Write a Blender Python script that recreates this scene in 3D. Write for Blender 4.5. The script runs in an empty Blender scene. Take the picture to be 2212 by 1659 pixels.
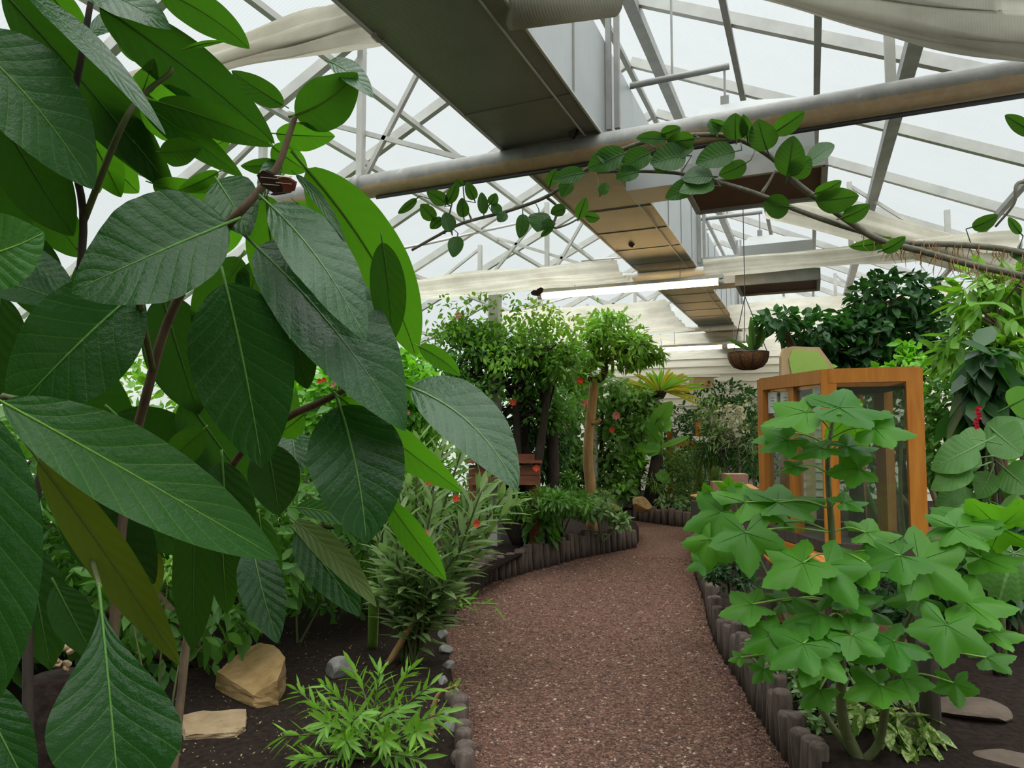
import bpy, math, random
import numpy as np
from mathutils import Vector as V3, Matrix

C = bpy.context.scene
COL = C.collection
rnd = random.Random(7)
nr = np.random.default_rng(11)
PI = math.pi
R_ = math.radians

# ------------------------------------------------------------------ camera
FPX = 1475.0
CX, CY = 1106.0, 829.5
EYE = V3((0, 0, 1.6))
YAW, PITCH = R_(23.6), R_(3.53)
cam_data = bpy.data.cameras.new('camera')
cam_data.sensor_width = 36.0
cam_data.lens = 36.0 * FPX / 2212.0
cam_data.clip_start = 0.02
cam_data.clip_end = 200
cam = bpy.data.objects.new('camera', cam_data)
COL.objects.link(cam)
cam.location = EYE
cam.rotation_euler = (PI / 2 + PITCH, 0, YAW)
C.camera = cam
FW = V3((-math.sin(YAW) * math.cos(PITCH), math.cos(YAW) * math.cos(PITCH), math.sin(PITCH)))
RT = V3((math.cos(YAW), math.sin(YAW), 0))
UP = RT.cross(FW)

# ------------------------------------------------------------------ world, exposure
w = bpy.data.worlds.new('overcast_sky')
C.world = w
w.use_nodes = True
wn = w.node_tree
bg = wn.nodes['Background']
# overcast sky: brightest overhead, dimmer towards the horizon
_tc = wn.nodes.new('ShaderNodeTexCoord'); _sx = wn.nodes.new('ShaderNodeSeparateXYZ')
_rp = wn.nodes.new('ShaderNodeValToRGB')
wn.links.new(_tc.outputs['Generated'], _sx.inputs[0]); wn.links.new(_sx.outputs[2], _rp.inputs[0])
_e = _rp.color_ramp.elements
_e[0].position = 0.0; _e[0].color = (0.125, 0.135, 0.135, 1)
_e[1].position = 1.0; _e[1].color = (1.0, 1.0, 1.0, 1)
_m = _e.new(0.58); _m.color = (0.158, 0.166, 0.170, 1)
_m = _e.new(0.72); _m.color = (0.75, 0.77, 0.79, 1)
wn.links.new(_rp.outputs[0], bg.inputs[0])
bg.inputs[1].default_value = 5.5
sun_d = bpy.data.lights.new('sun', 'SUN'); sun_d.energy = 3.0; sun_d.angle = R_(70); sun_d.color = (1.0, 0.98, 0.94)
sun = bpy.data.objects.new('sun', sun_d); COL.objects.link(sun); sun.rotation_euler = (R_(20), R_(10), 0)
C.view_settings.view_transform = 'Standard'
C.view_settings.look = 'None'
C.view_settings.exposure = 0.0
C.view_settings.gamma = 1.0
C.view_settings.use_curve_mapping = False
C.cycles.max_bounces = 8
C.cycles.diffuse_bounces = 4
C.cycles.glossy_bounces = 3
C.cycles.transmission_bounces = 4
C.cycles.transparent_max_bounces = 12
C.cycles.caustics_reflective = False
C.cycles.caustics_refractive = False
C.cycles.use_denoising = True

# ------------------------------------------------------------------ geometry helpers
def ray(px, py):
    return FW + RT * ((px - CX) / FPX) + UP * ((CY - py) / FPX)

def P(px, py, d):
    """Point seen at a pixel at depth d metres."""
    return EYE + ray(px, py) * d

def G(px, py, z=0.0):
    """Point of the plane z seen at a pixel."""
    r = ray(px, py)
    return EYE + r * ((z - EYE.z) / r.z)

def PY(px, py, y):
    r = ray(px, py)
    return EYE + r * (y / r.y)

def px2m(px, d):
    return px * d / FPX

ROOT = {}

def tag(o, label=None, cat=None, group=None, kind=None):
    if label: o['label'] = label
    if cat: o['category'] = cat
    if group: o['group'] = group
    if kind: o['kind'] = kind
    return o

def thing(name, label, cat, loc=(0, 0, 0), group=None):
    o = bpy.data.objects.new(name, None)
    COL.objects.link(o)
    o.empty_display_size = 0.1
    o.location = loc
    ROOT[o] = V3(loc)
    return tag(o, label, cat, group)

def obj(name, verts, faces, mat, parent=None, smooth=True, uv=None, label=None):
    off = ROOT.get(parent, V3((0, 0, 0))) if parent else V3((0, 0, 0))
    if parent is not None and parent not in ROOT:
        p = parent
        while p is not None and p not in ROOT: p = p.parent
        off = ROOT.get(p, off)
    me = bpy.data.meshes.new(name)
    va = np.asarray([tuple(v) for v in verts] if not isinstance(verts, np.ndarray) else verts, dtype=np.float64).reshape(-1, 3)
    va = va - np.array(off)
    me.from_pydata(va.tolist(), [], [list(map(int, f)) for f in faces])
    if uv is not None:
        l = me.uv_layers.new(name='UVMap')
        li = np.empty(len(me.loops), dtype=np.int32)
        me.loops.foreach_get('vertex_index', li)
        l.data.foreach_set('uv', np.asarray(uv, dtype=np.float32)[li].ravel())
    me.materials.append(mat)
    if smooth:
        me.polygons.foreach_set('use_smooth', [True] * len(me.polygons))
    me.update()
    o = bpy.data.objects.new(name, me)
    COL.objects.link(o)
    if parent is not None:
        o.parent = parent
    if label: o['label'] = label
    return o

class MB:
    def __init__(s): s.v = []; s.f = []
    def add(s, v, f):
        n = len(s.v)
        s.v += [V3(p) for p in v]
        s.f += [[i + n for i in q] for q in f]
        return s
    def box(s, c, size, rotz=0.0, axes=None):
        c = V3(c)
        if axes is None:
            ax = (V3((math.cos(rotz), math.sin(rotz), 0)), V3((-math.sin(rotz), math.cos(rotz), 0)), V3((0, 0, 1)))
        else: ax = axes
        h = [x / 2 for x in size]
        v = [c + ax[0] * (i * h[0]) + ax[1] * (j * h[1]) + ax[2] * (k * h[2]) for i in (-1, 1) for j in (-1, 1) for k in (-1, 1)]
        f = [(0, 1, 3, 2), (4, 6, 7, 5), (0, 4, 5, 1), (2, 3, 7, 6), (0, 2, 6, 4), (1, 5, 7, 3)]
        return s.add(v, f)
    def beam(s, a, b, wd, ht, up=(0, 0, 1)):
        a, b = V3(a), V3(b)
        x = (b - a).normalized()
        y = V3(up).cross(x).normalized()
        z = x.cross(y)
        return s.box((a + b) / 2, ((b - a).length, wd, ht), axes=(x, y, z))
    def tube(s, pts, r, n=8, cap=True):
        pts = [V3(p) for p in pts]
        rr = r if hasattr(r, '__len__') else [r] * len(pts)
        t0 = (pts[1] - pts[0]).normalized()
        ref = V3((0, 0, 1)) if abs(t0.z) < 0.9 else V3((1, 0, 0))
        nrm = t0.cross(ref).normalized()
        v = []
        for i, p in enumerate(pts):
            t = ((pts[i + 1] if i + 1 < len(pts) else p) - (pts[i - 1] if i else p)).normalized()
            nrm = (nrm - t * nrm.dot(t)).normalized()
            b = t.cross(nrm)
            for k in range(n):
                a = 2 * PI * k / n
                v.append(p + (nrm * math.cos(a) + b * math.sin(a)) * rr[i])
        f = []
        for i in range(len(pts) - 1):
            for k in range(n):
                f.append((i * n + k, i * n + (k + 1) % n, (i + 1) * n + (k + 1) % n, (i + 1) * n + k))
        if cap:
            f.append(tuple(reversed(range(n)))); m = (len(pts) - 1) * n
            f.append(tuple(range(m, m + n)))
        return s.add(v, f)
    def build(s, name, mat, parent=None, smooth=False, label=None):
        return obj(name, s.v, s.f, mat, parent, smooth, label=label)

def smoothpath(pts, k=6):
    """Catmull-Rom through points."""
    pts = [V3(p) for p in pts]
    q = [pts[0] * 2 - pts[1]] + pts + [pts[-1] * 2 - pts[-2]]
    out = []
    for i in range(1, len(q) - 2):
        for j in range(k):
            t = j / k
            a, b, c, d = q[i - 1], q[i], q[i + 1], q[i + 2]
            out.append(0.5 * ((2 * b) + (c - a) * t + (2 * a - 5 * b + 4 * c - d) * t * t + (3 * b - a - 3 * c + d) * t ** 3))
    out.append(pts[-1])
    return out

# ------------------------------------------------------------------ materials
def newmat(name):
    m = bpy.data.materials.new(name)
    m.use_nodes = True
    nt = m.node_tree
    for n in list(nt.nodes): nt.nodes.remove(n)
    out = nt.nodes.new('ShaderNodeOutputMaterial')
    return m, nt, out

def N(nt, typ, **kw):
    n = nt.nodes.new(typ)
    for k, v in kw.items():
        if k.startswith('i_'):
            key = k[2:]
            key = int(key) if key.isdigit() else key.replace('_', ' ')
            n.inputs[key].default_value = v
        else: setattr(n, k, v)
    return n

def L(nt, a, b): nt.links.new(a, b)

def col4(c): return (c[0], c[1], c[2], 1)

def math_(nt, op, a, b=None):
    n = nt.nodes.new('ShaderNodeMath'); n.operation = op
    for i, x in enumerate((a, b)):
        if x is None: continue
        if isinstance(x, (int, float)): n.inputs[i].default_value = x
        else: nt.links.new(x, n.inputs[i])
    return n.outputs[0]

def mixc(nt, f, a, b):
    n = nt.nodes.new('ShaderNodeMix'); n.data_type = 'RGBA'
    for s, x in ((n.inputs[0], f), (n.inputs[6], a), (n.inputs[7], b)):
        if isinstance(x, (int, float)): s.default_value = x
        elif isinstance(x, tuple): s.default_value = col4(x)
        else: nt.links.new(x, s)
    return n.outputs[2]

def noise(nt, scale, detail=4, rough=0.55, vec=None, out='Fac'):
    n = N(nt, 'ShaderNodeTexNoise', i_Scale=scale, i_Detail=detail, i_Roughness=rough)
    if vec is not None: L(nt, vec, n.inputs['Vector'])
    return n.outputs[out]

def ramp(nt, f, stops):
    n = nt.nodes.new('ShaderNodeValToRGB')
    e = n.color_ramp.elements
    while len(e) < len(stops): e.new(0.5)
    for i, (p, c) in enumerate(stops):
        e[i].position = p; e[i].color = col4(c)
    L(nt, f, n.inputs[0])
    return n.outputs[0]

def bump(nt, h, strength, dist=0.01):
    n = N(nt, 'ShaderNodeBump', i_Strength=strength, i_Distance=dist)
    L(nt, h, n.inputs['Height'])
    return n.outputs[0]

def objco(nt, scale=(1, 1, 1)):
    t = N(nt, 'ShaderNodeTexCoord'); m = N(nt, 'ShaderNodeMapping')
    m.inputs['Scale'].default_value = scale
    g = N(nt, 'ShaderNodeNewGeometry')
    L(nt, g.outputs['Position'], m.inputs[0])
    return m.outputs[0]

def simple(name, c1, c2=None, scale=8, rough=0.6, metal=0.0, bumpk=0.0, stretch=(1, 1, 1), detail=5, spec=0.5, c3=None):
    m, nt, out = newmat(name)
    b = N(nt, 'ShaderNodeBsdfPrincipled', i_Roughness=rough, i_Metallic=metal)
    b.inputs['Specular IOR Level'].default_value = spec
    v = objco(nt, stretch)
    f = noise(nt, scale, detail, 0.6, v)
    st = [(0.3, c1), (0.7, c2 or c1)]
    if c3: st.append((0.85, c3))
    L(nt, ramp(nt, f, st), b.inputs['Base Color'])
    if bumpk: L(nt, bump(nt, f, bumpk), b.inputs['Normal'])
    L(nt, b.outputs[0], out.inputs[0])
    return m

def leafmat(name, top, top2, under, trans, rough=0.35, tmix=0.4, veins=0, vein_col=(0.25, 0.42, 0.12), island=True, wet=0.0, spec=0.32, spots=None):
    """Two-sided leaf: glossy upper face, duller paler underside, light coming through."""
    m, nt, out = newmat(name)
    if island:
        g = N(nt, 'ShaderNodeNewGeometry'); rr = g.outputs['Random Per Island']; bf = g.outputs['Backfacing']
    else:
        oi = N(nt, 'ShaderNodeObjectInfo'); rr = oi.outputs['Random']
        g = N(nt, 'ShaderNodeNewGeometry'); bf = g.outputs['Backfacing']
    co = objco(nt)
    nz = noise(nt, 22 if not island else 6, 3, 0.6, co)
    f = math_(nt, 'ADD', math_(nt, 'MULTIPLY', rr, 0.7), math_(nt, 'MULTIPLY', nz, 0.4))
    c = mixc(nt, f, top, top2)
    if spots:
        vo = N(nt, 'ShaderNodeTexNoise', i_Scale=70.0, i_Detail=2.0); L(nt, co, vo.inputs['Vector'])
        c = mixc(nt, math_(nt, 'GREATER_THAN', vo.outputs['Fac'], 0.52), c, spots)
    h = None
    if veins:
        uv = N(nt, 'ShaderNodeUVMap'); uv.uv_map = 'UVMap'
        sp = N(nt, 'ShaderNodeSeparateXYZ'); L(nt, uv.outputs[0], sp.inputs[0])
        t, vv = sp.outputs[0], sp.outputs[1]
        av = math_(nt, 'ABSOLUTE', math_(nt, 'SUBTRACT', vv, 0.5))
        ph = math_(nt, 'SUBTRACT', math_(nt, 'MULTIPLY', t, veins), math_(nt, 'MULTIPLY', math_(nt, 'POWER', av, 0.8), veins * 0.42))
        fr = math_(nt, 'ABSOLUTE', math_(nt, 'SUBTRACT', math_(nt, 'FRACT', ph), 0.5))
        lat = math_(nt, 'MULTIPLY', math_(nt, 'LESS_THAN', fr, 0.035), 0.22)
        mid = math_(nt, 'LESS_THAN', av, math_(nt, 'MULTIPLY', math_(nt, 'SUBTRACT', 1.15, t), 0.017))
        vm = math_(nt, 'MAXIMUM', lat, mid)
        c = mixc(nt, vm, c, vein_col)
        h = math_(nt, 'MULTIPLY', math_(nt, 'POWER', math_(nt, 'MULTIPLY', fr, 2.0), 0.6), 1.0)
        fine = noise(nt, 110, 4, 0.65, co)
        h = math_(nt, 'ADD', math_(nt, 'MULTIPLY', h, 0.7), math_(nt, 'MULTIPLY', fine, 1.5 if wet else 0.5))
    c = mixc(nt, bf, c, under)
    b = N(nt, 'ShaderNodeBsdfPrincipled')
    b.inputs['Specular IOR Level'].default_value = spec
    L(nt, c, b.inputs['Base Color'])
    if wet:
        wn_ = noise(nt, 14, 4, 0.7, co)
        r = ramp(nt, wn_, [(0.35, (rough * 0.55,) * 3), (0.65, (rough,) * 3)])
        L(nt, math_(nt, 'ADD', math_(nt, 'MULTIPLY', bf, 0.3), r), b.inputs['Roughness'])
    else:
        L(nt, math_(nt, 'ADD', math_(nt, 'MULTIPLY', bf, 0.25), rough), b.inputs['Roughness'])
    tr = N(nt, 'ShaderNodeBsdfTranslucent')
    tc = mixc(nt, rr, trans, tuple(x * 0.6 for x in trans))
    L(nt, tc, tr.inputs['Color'])
    if h is not None:
        bn = bump(nt, h, 0.26, 0.005)
        L(nt, bn, b.inputs['Normal'])
    mx = N(nt, 'ShaderNodeMixShader'); mx.inputs[0].default_value = tmix
    L(nt, b.outputs[0], mx.inputs[1]); L(nt, tr.outputs[0], mx.inputs[2])
    L(nt, mx.outputs[0], out.inputs[0])
    return m

M = {}
# big shrub
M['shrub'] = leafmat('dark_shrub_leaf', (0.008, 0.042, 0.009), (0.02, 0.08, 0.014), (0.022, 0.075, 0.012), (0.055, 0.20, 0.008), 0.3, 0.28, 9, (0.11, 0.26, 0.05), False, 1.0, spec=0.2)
M['shrub_y'] = leafmat('young_shrub_leaf', (0.045, 0.17, 0.015), (0.07, 0.22, 0.02), (0.055, 0.19, 0.014), (0.13, 0.42, 0.012), 0.4, 0.48, 9, (0.2, 0.42, 0.06), False, 0)
M['shrub_o'] = leafmat('olive_shrub_leaf', (0.07, 0.13, 0.02), (0.10, 0.16, 0.03), (0.07, 0.11, 0.015), (0.17, 0.25, 0.01), 0.4, 0.4, 9, (0.22, 0.30, 0.08), False, 0)
M['vine'] = leafmat('vine_leaf', (0.015, 0.065, 0.014), (0.04, 0.12, 0.02), (0.035, 0.11, 0.014), (0.085, 0.25, 0.014), 0.35, 0.4, 9, (0.09, 0.2, 0.05), False, 0)
M['lobed'] = leafmat('lobed_leaf', (0.018, 0.115, 0.010), (0.10, 0.30, 0.024), (0.09, 0.25, 0.018), (0.17, 0.52, 0.018), 0.42, 0.42, 0, island=False, spec=0.28)
M['round'] = leafmat('round_leaf', (0.06, 0.18, 0.03), (0.10, 0.25, 0.045), (0.12, 0.26, 0.06), (0.15, 0.4, 0.05), 0.5, 0.35, 8, (0.2, 0.35, 0.13), False, 0)
M['banana'] = leafmat('banana_leaf', (0.13, 0.38, 0.05), (0.17, 0.45, 0.07), (0.15, 0.4, 0.06), (0.28, 0.75, 0.05), 0.4, 0.4, 16, (0.2, 0.42, 0.1), False, 0)
# small foliage
def fol(name, a, b, tr, rough=0.4, tmix=0.35, under=None, **k):
    M[name] = leafmat(name, a, b, under or tuple(x * 1.25 for x in b), tr, rough, tmix, **k)
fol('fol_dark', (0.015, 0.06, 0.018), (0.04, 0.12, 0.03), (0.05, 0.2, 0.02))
fol('fol_mid', (0.04, 0.13, 0.022), (0.12, 0.28, 0.045), (0.14, 0.40, 0.02))
fol('fol_light', (0.08, 0.22, 0.02), (0.20, 0.40, 0.05), (0.22, 0.52, 0.02))
fol('fol_lime', (0.10, 0.32, 0.02), (0.2, 0.5, 0.04), (0.25, 0.65, 0.02))
fol('fol_grey', (0.10, 0.20, 0.07), (0.24, 0.36, 0.15), (0.18, 0.35, 0.06), 0.5)
fol('fol_fresh', (0.07, 0.18, 0.04), (0.19, 0.36, 0.09), (0.2, 0.45, 0.04))
fol('fol_sage', (0.13, 0.25, 0.07), (0.30, 0.42, 0.17), (0.25, 0.45, 0.1), 0.45, 0.4)
fol('fol_fern', (0.10, 0.22, 0.04), (0.18, 0.34, 0.07), (0.25, 0.45, 0.05))
fol('fol_yellow', (0.20, 0.30, 0.02), (0.45, 0.42, 0.03), (0.4, 0.45, 0.02))
fol('fol_white', (0.5, 0.52, 0.36), (0.7, 0.7, 0.52), (0.4, 0.4, 0.25), 0.6)
fol('fol_varieg', (0.10, 0.22, 0.03), (0.18, 0.32, 0.05), (0.2, 0.35, 0.05), 0.4, 0.3, spots=(0.45, 0.5, 0.2))
fol('fol_dry', (0.30, 0.22, 0.10), (0.45, 0.36, 0.18), (0.2, 0.15, 0.05), 0.7)
fol('petal_red', (0.7, 0.06, 0.03), (0.8, 0.12, 0.04), (0.6, 0.08, 0.02), 0.5)
fol('petal_pink', (0.75, 0.18, 0.22), (0.8, 0.32, 0.26), (0.6, 0.2, 0.15), 0.5)
fol('petal_crimson', (0.5, 0.01, 0.03), (0.65, 0.03, 0.06), (0.4, 0.02, 0.02), 0.4)

M['bark'] = simple('brown_bark', (0.07, 0.045, 0.025), (0.16, 0.11, 0.06), 30, 0.85, bumpk=0.6, stretch=(1, 1, 0.25))
M['bark_tan'] = simple('tan_bark', (0.25, 0.13, 0.045), (0.42, 0.26, 0.11), 16, 0.85, bumpk=0.6, stretch=(1, 1, 0.3))
M['bark_dark'] = simple('dark_bark', (0.016, 0.011, 0.009), (0.05, 0.035, 0.025), 24, 0.9, bumpk=0.8, stretch=(1, 1, 0.3))
M['stem'] = simple('green_stem', (0.055, 0.075, 0.022), (0.11, 0.125, 0.04), 25, 0.6)
M['stem_lime'] = simple('lime_stem', (0.18, 0.34, 0.05), (0.26, 0.44, 0.08), 25, 0.5)
M['stem_br'] = simple('grey_brown_stem', (0.09, 0.085, 0.06), (0.19, 0.18, 0.13), 40, 0.8)
M['log'] = simple('weathered_log', (0.05, 0.035, 0.028), (0.13, 0.095, 0.078), 14, 0.9, bumpk=0.7, stretch=(3, 3, 0.4))
M['orange_wood'] = simple('orange_varnished_wood', (0.42, 0.135, 0.014), (0.56, 0.21, 0.028), 9, 0.42, bumpk=0.1, stretch=(4, 4, 0.5))
M['red_wood'] = simple('red_brown_wood', (0.13, 0.04, 0.02), (0.22, 0.075, 0.035), 9, 0.6, bumpk=0.2, stretch=(1, 1, 3))
M['dark_wood'] = simple('dark_grey_wood', (0.035, 0.026, 0.02), (0.08, 0.06, 0.05), 12, 0.8, bumpk=0.3, stretch=(3, 3, 0.5))
M['rock'] = simple('ochre_rock', (0.20, 0.12, 0.04), (0.36, 0.235, 0.10), 9, 0.9, bumpk=0.8, detail=8)
M['rock_tan'] = simple('tan_stone', (0.22, 0.15, 0.08), (0.36, 0.26, 0.15), 9, 0.9, bumpk=0.6, detail=8)
M['rock_tan_shaded'] = simple('shaded_tan_stone', (0.07, 0.05, 0.035), (0.13, 0.095, 0.07), 9, 0.9, bumpk=0.6, detail=8)  # tan stone with the shade under the leaves put into its colour
M['rock_grey'] = simple('grey_stone', (0.13, 0.13, 0.12), (0.27, 0.26, 0.24), 12, 0.9, bumpk=0.6, detail=8)
M['soil'] = simple('dark_soil', (0.009, 0.006, 0.005), (0.03, 0.02, 0.015), 30, 1.0, bumpk=1.0, detail=10, c3=(0.05, 0.036, 0.028), spec=0.12)
M['brown_under'] = simple('rust_brown_panel', (0.07, 0.028, 0.016), (0.12, 0.05, 0.03), 5, 0.65)
M['coir'] = simple('coir_liner', (0.10, 0.042, 0.016), (0.26, 0.12, 0.045), 60, 0.95, bumpk=1.0)
M['black_metal'] = simple('black_wire', (0.015, 0.015, 0.015), (0.03, 0.03, 0.03), 10, 0.5)
M['white_metal'] = simple('off_white_steel', (0.42, 0.42, 0.39), (0.55, 0.55, 0.51), 6, 0.5)
M['grey_steel'] = simple('grey_painted_steel', (0.24, 0.24, 0.225), (0.34, 0.34, 0.32), 7, 0.55)
M['paper'] = simple('white_paper_card', (0.68, 0.69, 0.68), (0.74, 0.74, 0.73), 4, 0.7)
M['ink'] = simple('grey_ink', (0.12, 0.12, 0.12), None, 4, 0.8)
M['white_board'] = simple('white_board', (0.7, 0.7, 0.66), (0.78, 0.77, 0.72), 4, 0.6)
M['tan_board'] = simple('tan_board', (0.42, 0.29, 0.14), (0.5, 0.36, 0.2), 4, 0.7)
M['green_board'] = simple('green_board', (0.26, 0.42, 0.07), (0.34, 0.5, 0.1), 3, 0.6)
M['cream_board'] = simple('cream_painted_board', (0.60, 0.57, 0.48), (0.72, 0.69, 0.60), 3, 0.7, stretch=(0.6, 1, 9))
M['terracotta'] = simple('terracotta', (0.40, 0.16, 0.06), (0.5, 0.24, 0.1), 8, 0.8)
M['brick'] = simple('pink_brick', (0.24, 0.12, 0.09), (0.36, 0.2, 0.16), 40, 0.9, bumpk=0.5)
M['wing_dark'] = simple('dark_brown_wing', (0.02, 0.010, 0.008), (0.06, 0.025, 0.015), 60, 0.7)
M['wing_red'] = simple('red_brown_wing', (0.12, 0.025, 0.012), (0.2, 0.06, 0.03), 60, 0.7)
M['wing_cream'] = simple('cream_wing_band', (0.6, 0.55, 0.42), (0.7, 0.64, 0.5), 60, 0.7)
M['end_grain'] = simple('pale_sawn_end', (0.4, 0.27, 0.14), (0.5, 0.36, 0.22), 12, 0.9)

def mk_gravel():
    m, nt, out = newmat('red_brown_gravel')
    b = N(nt, 'ShaderNodeBsdfPrincipled', i_Roughness=0.95)
    v = objco(nt)
    vo = N(nt, 'ShaderNodeTexVoronoi', i_Scale=75.0); L(nt, v, vo.inputs['Vector'])
    sp = N(nt, 'ShaderNodeSeparateXYZ'); L(nt, vo.outputs['Color'], sp.inputs[0])
    c = ramp(nt, sp.outputs[0], [(0.0, (0.06, 0.03, 0.024)), (0.5, (0.135, 0.07, 0.048)), (0.85, (0.20, 0.11, 0.078)), (1.0, (0.34, 0.24, 0.18))])
    big = noise(nt, 1.3, 4, 0.6, v)
    c = mixc(nt, math_(nt, 'MULTIPLY', big, 0.5), c, (0.20, 0.075, 0.04))
    L(nt, c, b.inputs['Base Color'])
    h = math_(nt, 'SUBTRACT', 1.0, vo.outputs['Distance'])
    L(nt, bump(nt, math_(nt, 'ADD', h, noise(nt, 30, 4, 0.6, v)), 1.0, 0.02), b.inputs['Normal'])
    L(nt, b.outputs[0], out.inputs[0])
    return m
M['gravel'] = mk_gravel()

def mk_chip():
    m, nt, out = newmat('gravel_chip')
    b = N(nt, 'ShaderNodeBsdfPrincipled', i_Roughness=0.9)
    g = N(nt, 'ShaderNodeNewGeometry')
    L(nt, ramp(nt, g.outputs['Random Per Island'], [(0, (0.05, 0.027, 0.022)), (0.5, (0.125, 0.062, 0.042)), (0.9, (0.21, 0.115, 0.078)), (1.0, (0.42, 0.32, 0.25))]), b.inputs['Base Color'])
    L(nt, b.outputs[0], out.inputs[0])
    return m
M['chip'] = mk_chip()

def mk_roof():
    m, nt, out = newmat('translucent_roof_sheet')
    tp = N(nt, 'ShaderNodeBsdfTransparent'); tl = N(nt, 'ShaderNodeBsdfTranslucent'); df = N(nt, 'ShaderNodeBsdfDiffuse')
    v = objco(nt)
    ng = noise(nt, 3.0, 5, 0.65, v)
    fine = N(nt, 'ShaderNodeTexWave', i_Scale=14.0); fine.bands_direction = 'Y'; L(nt, v, fine.inputs['Vector'])
    c = mixc(nt, math_(nt, 'ADD', math_(nt, 'MULTIPLY', ng, 0.7), math_(nt, 'MULTIPLY', fine.outputs['Fac'], 0.3)), (0.72, 0.75, 0.74), (0.86, 0.88, 0.87))
    L(nt, c, tp.inputs['Color'])
    tl.inputs['Color'].default_value = (0.6, 0.61, 0.6, 1)
    df.inputs['Color'].default_value = (0.5, 0.5, 0.48, 1)
    a = N(nt, 'ShaderNodeMixShader'); a.inputs[0].default_value = 0.25
    L(nt, tl.outputs[0], a.inputs[1]); L(nt, df.outputs[0], a.inputs[2])
    x = N(nt, 'ShaderNodeMixShader'); x.inputs[0].default_value = 0.15
    L(nt, tp.outputs[0], x.inputs[1]); L(nt, a.outputs[0], x.inputs[2])
    L(nt, x.outputs[0], out.inputs[0])
    return m
M['roof'] = mk_roof()

def mk_cloth(name, c1, c2, tmix):
    m, nt, out = newmat(name)
    b = N(nt, 'ShaderNodeBsdfPrincipled', i_Roughness=0.9)
    v = objco(nt)
    ng = noise(nt, 2.2, 6, 0.65, v)
    c = ramp(nt, ng, [(0.35, c1), (0.65, c2)])
    L(nt, c, b.inputs['Base Color'])
    w_ = N(nt, 'ShaderNodeTexWave', i_Scale=30.0); L(nt, v, w_.inputs['Vector'])
    L(nt, bump(nt, w_.outputs['Fac'], 0.15, 0.004), b.inputs['Normal'])
    t = N(nt, 'ShaderNodeBsdfTranslucent'); L(nt, c, t.inputs['Color'])
    x = N(nt, 'ShaderNodeMixShader'); x.inputs[0].default_value = tmix
    L(nt, b.outputs[0], x.inputs[1]); L(nt, t.outputs[0], x.inputs[2])
    L(nt, x.outputs[0], out.inputs[0])
    return m
M['cloth'] = mk_cloth('cream_shade_cloth', (0.50, 0.47, 0.38), (0.68, 0.65, 0.55), 0.6)
M['net'] = mk_cloth('grey_shade_cloth', (0.32, 0.31, 0.25), (0.46, 0.44, 0.36), 0.35)
M['light_block'] = mk_cloth('light_blocking_cloth', (0.05, 0.075, 0.04), (0.09, 0.12, 0.06), 0.2)  # invented dark cloth for the unseen front wall, keeps light off the leaves
M['wallpanel'] = mk_cloth('translucent_wall_sheet', (0.66, 0.68, 0.62), (0.78, 0.79, 0.73), 0.6)

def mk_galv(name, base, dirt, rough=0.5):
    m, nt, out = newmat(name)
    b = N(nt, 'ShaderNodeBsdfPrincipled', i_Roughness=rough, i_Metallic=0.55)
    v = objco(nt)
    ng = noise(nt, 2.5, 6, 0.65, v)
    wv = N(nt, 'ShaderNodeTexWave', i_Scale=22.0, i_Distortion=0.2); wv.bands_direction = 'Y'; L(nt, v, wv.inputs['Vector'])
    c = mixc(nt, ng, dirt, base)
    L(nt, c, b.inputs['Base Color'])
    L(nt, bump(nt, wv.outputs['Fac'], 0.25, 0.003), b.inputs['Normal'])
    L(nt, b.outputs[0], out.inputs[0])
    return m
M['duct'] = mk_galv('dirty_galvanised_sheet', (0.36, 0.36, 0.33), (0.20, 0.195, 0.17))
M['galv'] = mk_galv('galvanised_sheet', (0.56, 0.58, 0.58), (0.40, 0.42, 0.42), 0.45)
M['hood'] = mk_galv('weathered_hood_sheet', (0.34, 0.35, 0.34), (0.24, 0.25, 0.24), 0.55)

def mk_pipe():
    m, nt, out = newmat('galvanised_rusty_pipe')
    b = N(nt, 'ShaderNodeBsdfPrincipled', i_Roughness=0.6, i_Metallic=0.2)
    v = objco(nt)
    ng = noise(nt, 9, 6, 0.7, v)
    base = ramp(nt, ng, [(0.3, (0.20, 0.20, 0.18)), (0.6, (0.29, 0.29, 0.27)), (0.75, (0.5, 0.5, 0.47))])
    sp = N(nt, 'ShaderNodeSeparateXYZ'); L(nt, v, sp.inputs[0])
    low = math_(nt, 'LESS_THAN', sp.outputs[2], math_(nt, 'ADD', 3.165, math_(nt, 'MULTIPLY', ng, 0.03)))
    rust = ramp(nt, noise(nt, 20, 4, 0.6, v), [(0.3, (0.42, 0.25, 0.11)), (0.7, (0.50, 0.36, 0.20))])
    L(nt, mixc(nt, math_(nt, 'MULTIPLY', low, 0.8), base, rust), b.inputs['Base Color'])
    L(nt, bump(nt, ng, 0.3, 0.004), b.inputs['Normal'])
    L(nt, b.outputs[0], out.inputs[0])
    return m
M['pipe'] = mk_pipe()

def mk_emit(name, c, s):
    m, nt, out = newmat(name)
    e = N(nt, 'ShaderNodeEmission', i_Strength=s); e.inputs[0].default_value = col4(c)
    L(nt, e.outputs[0], out.inputs[0])
    return m
M['tube'] = mk_emit('lit_fluorescent_tube', (1.0, 0.66, 0.30), 20.0)

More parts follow.
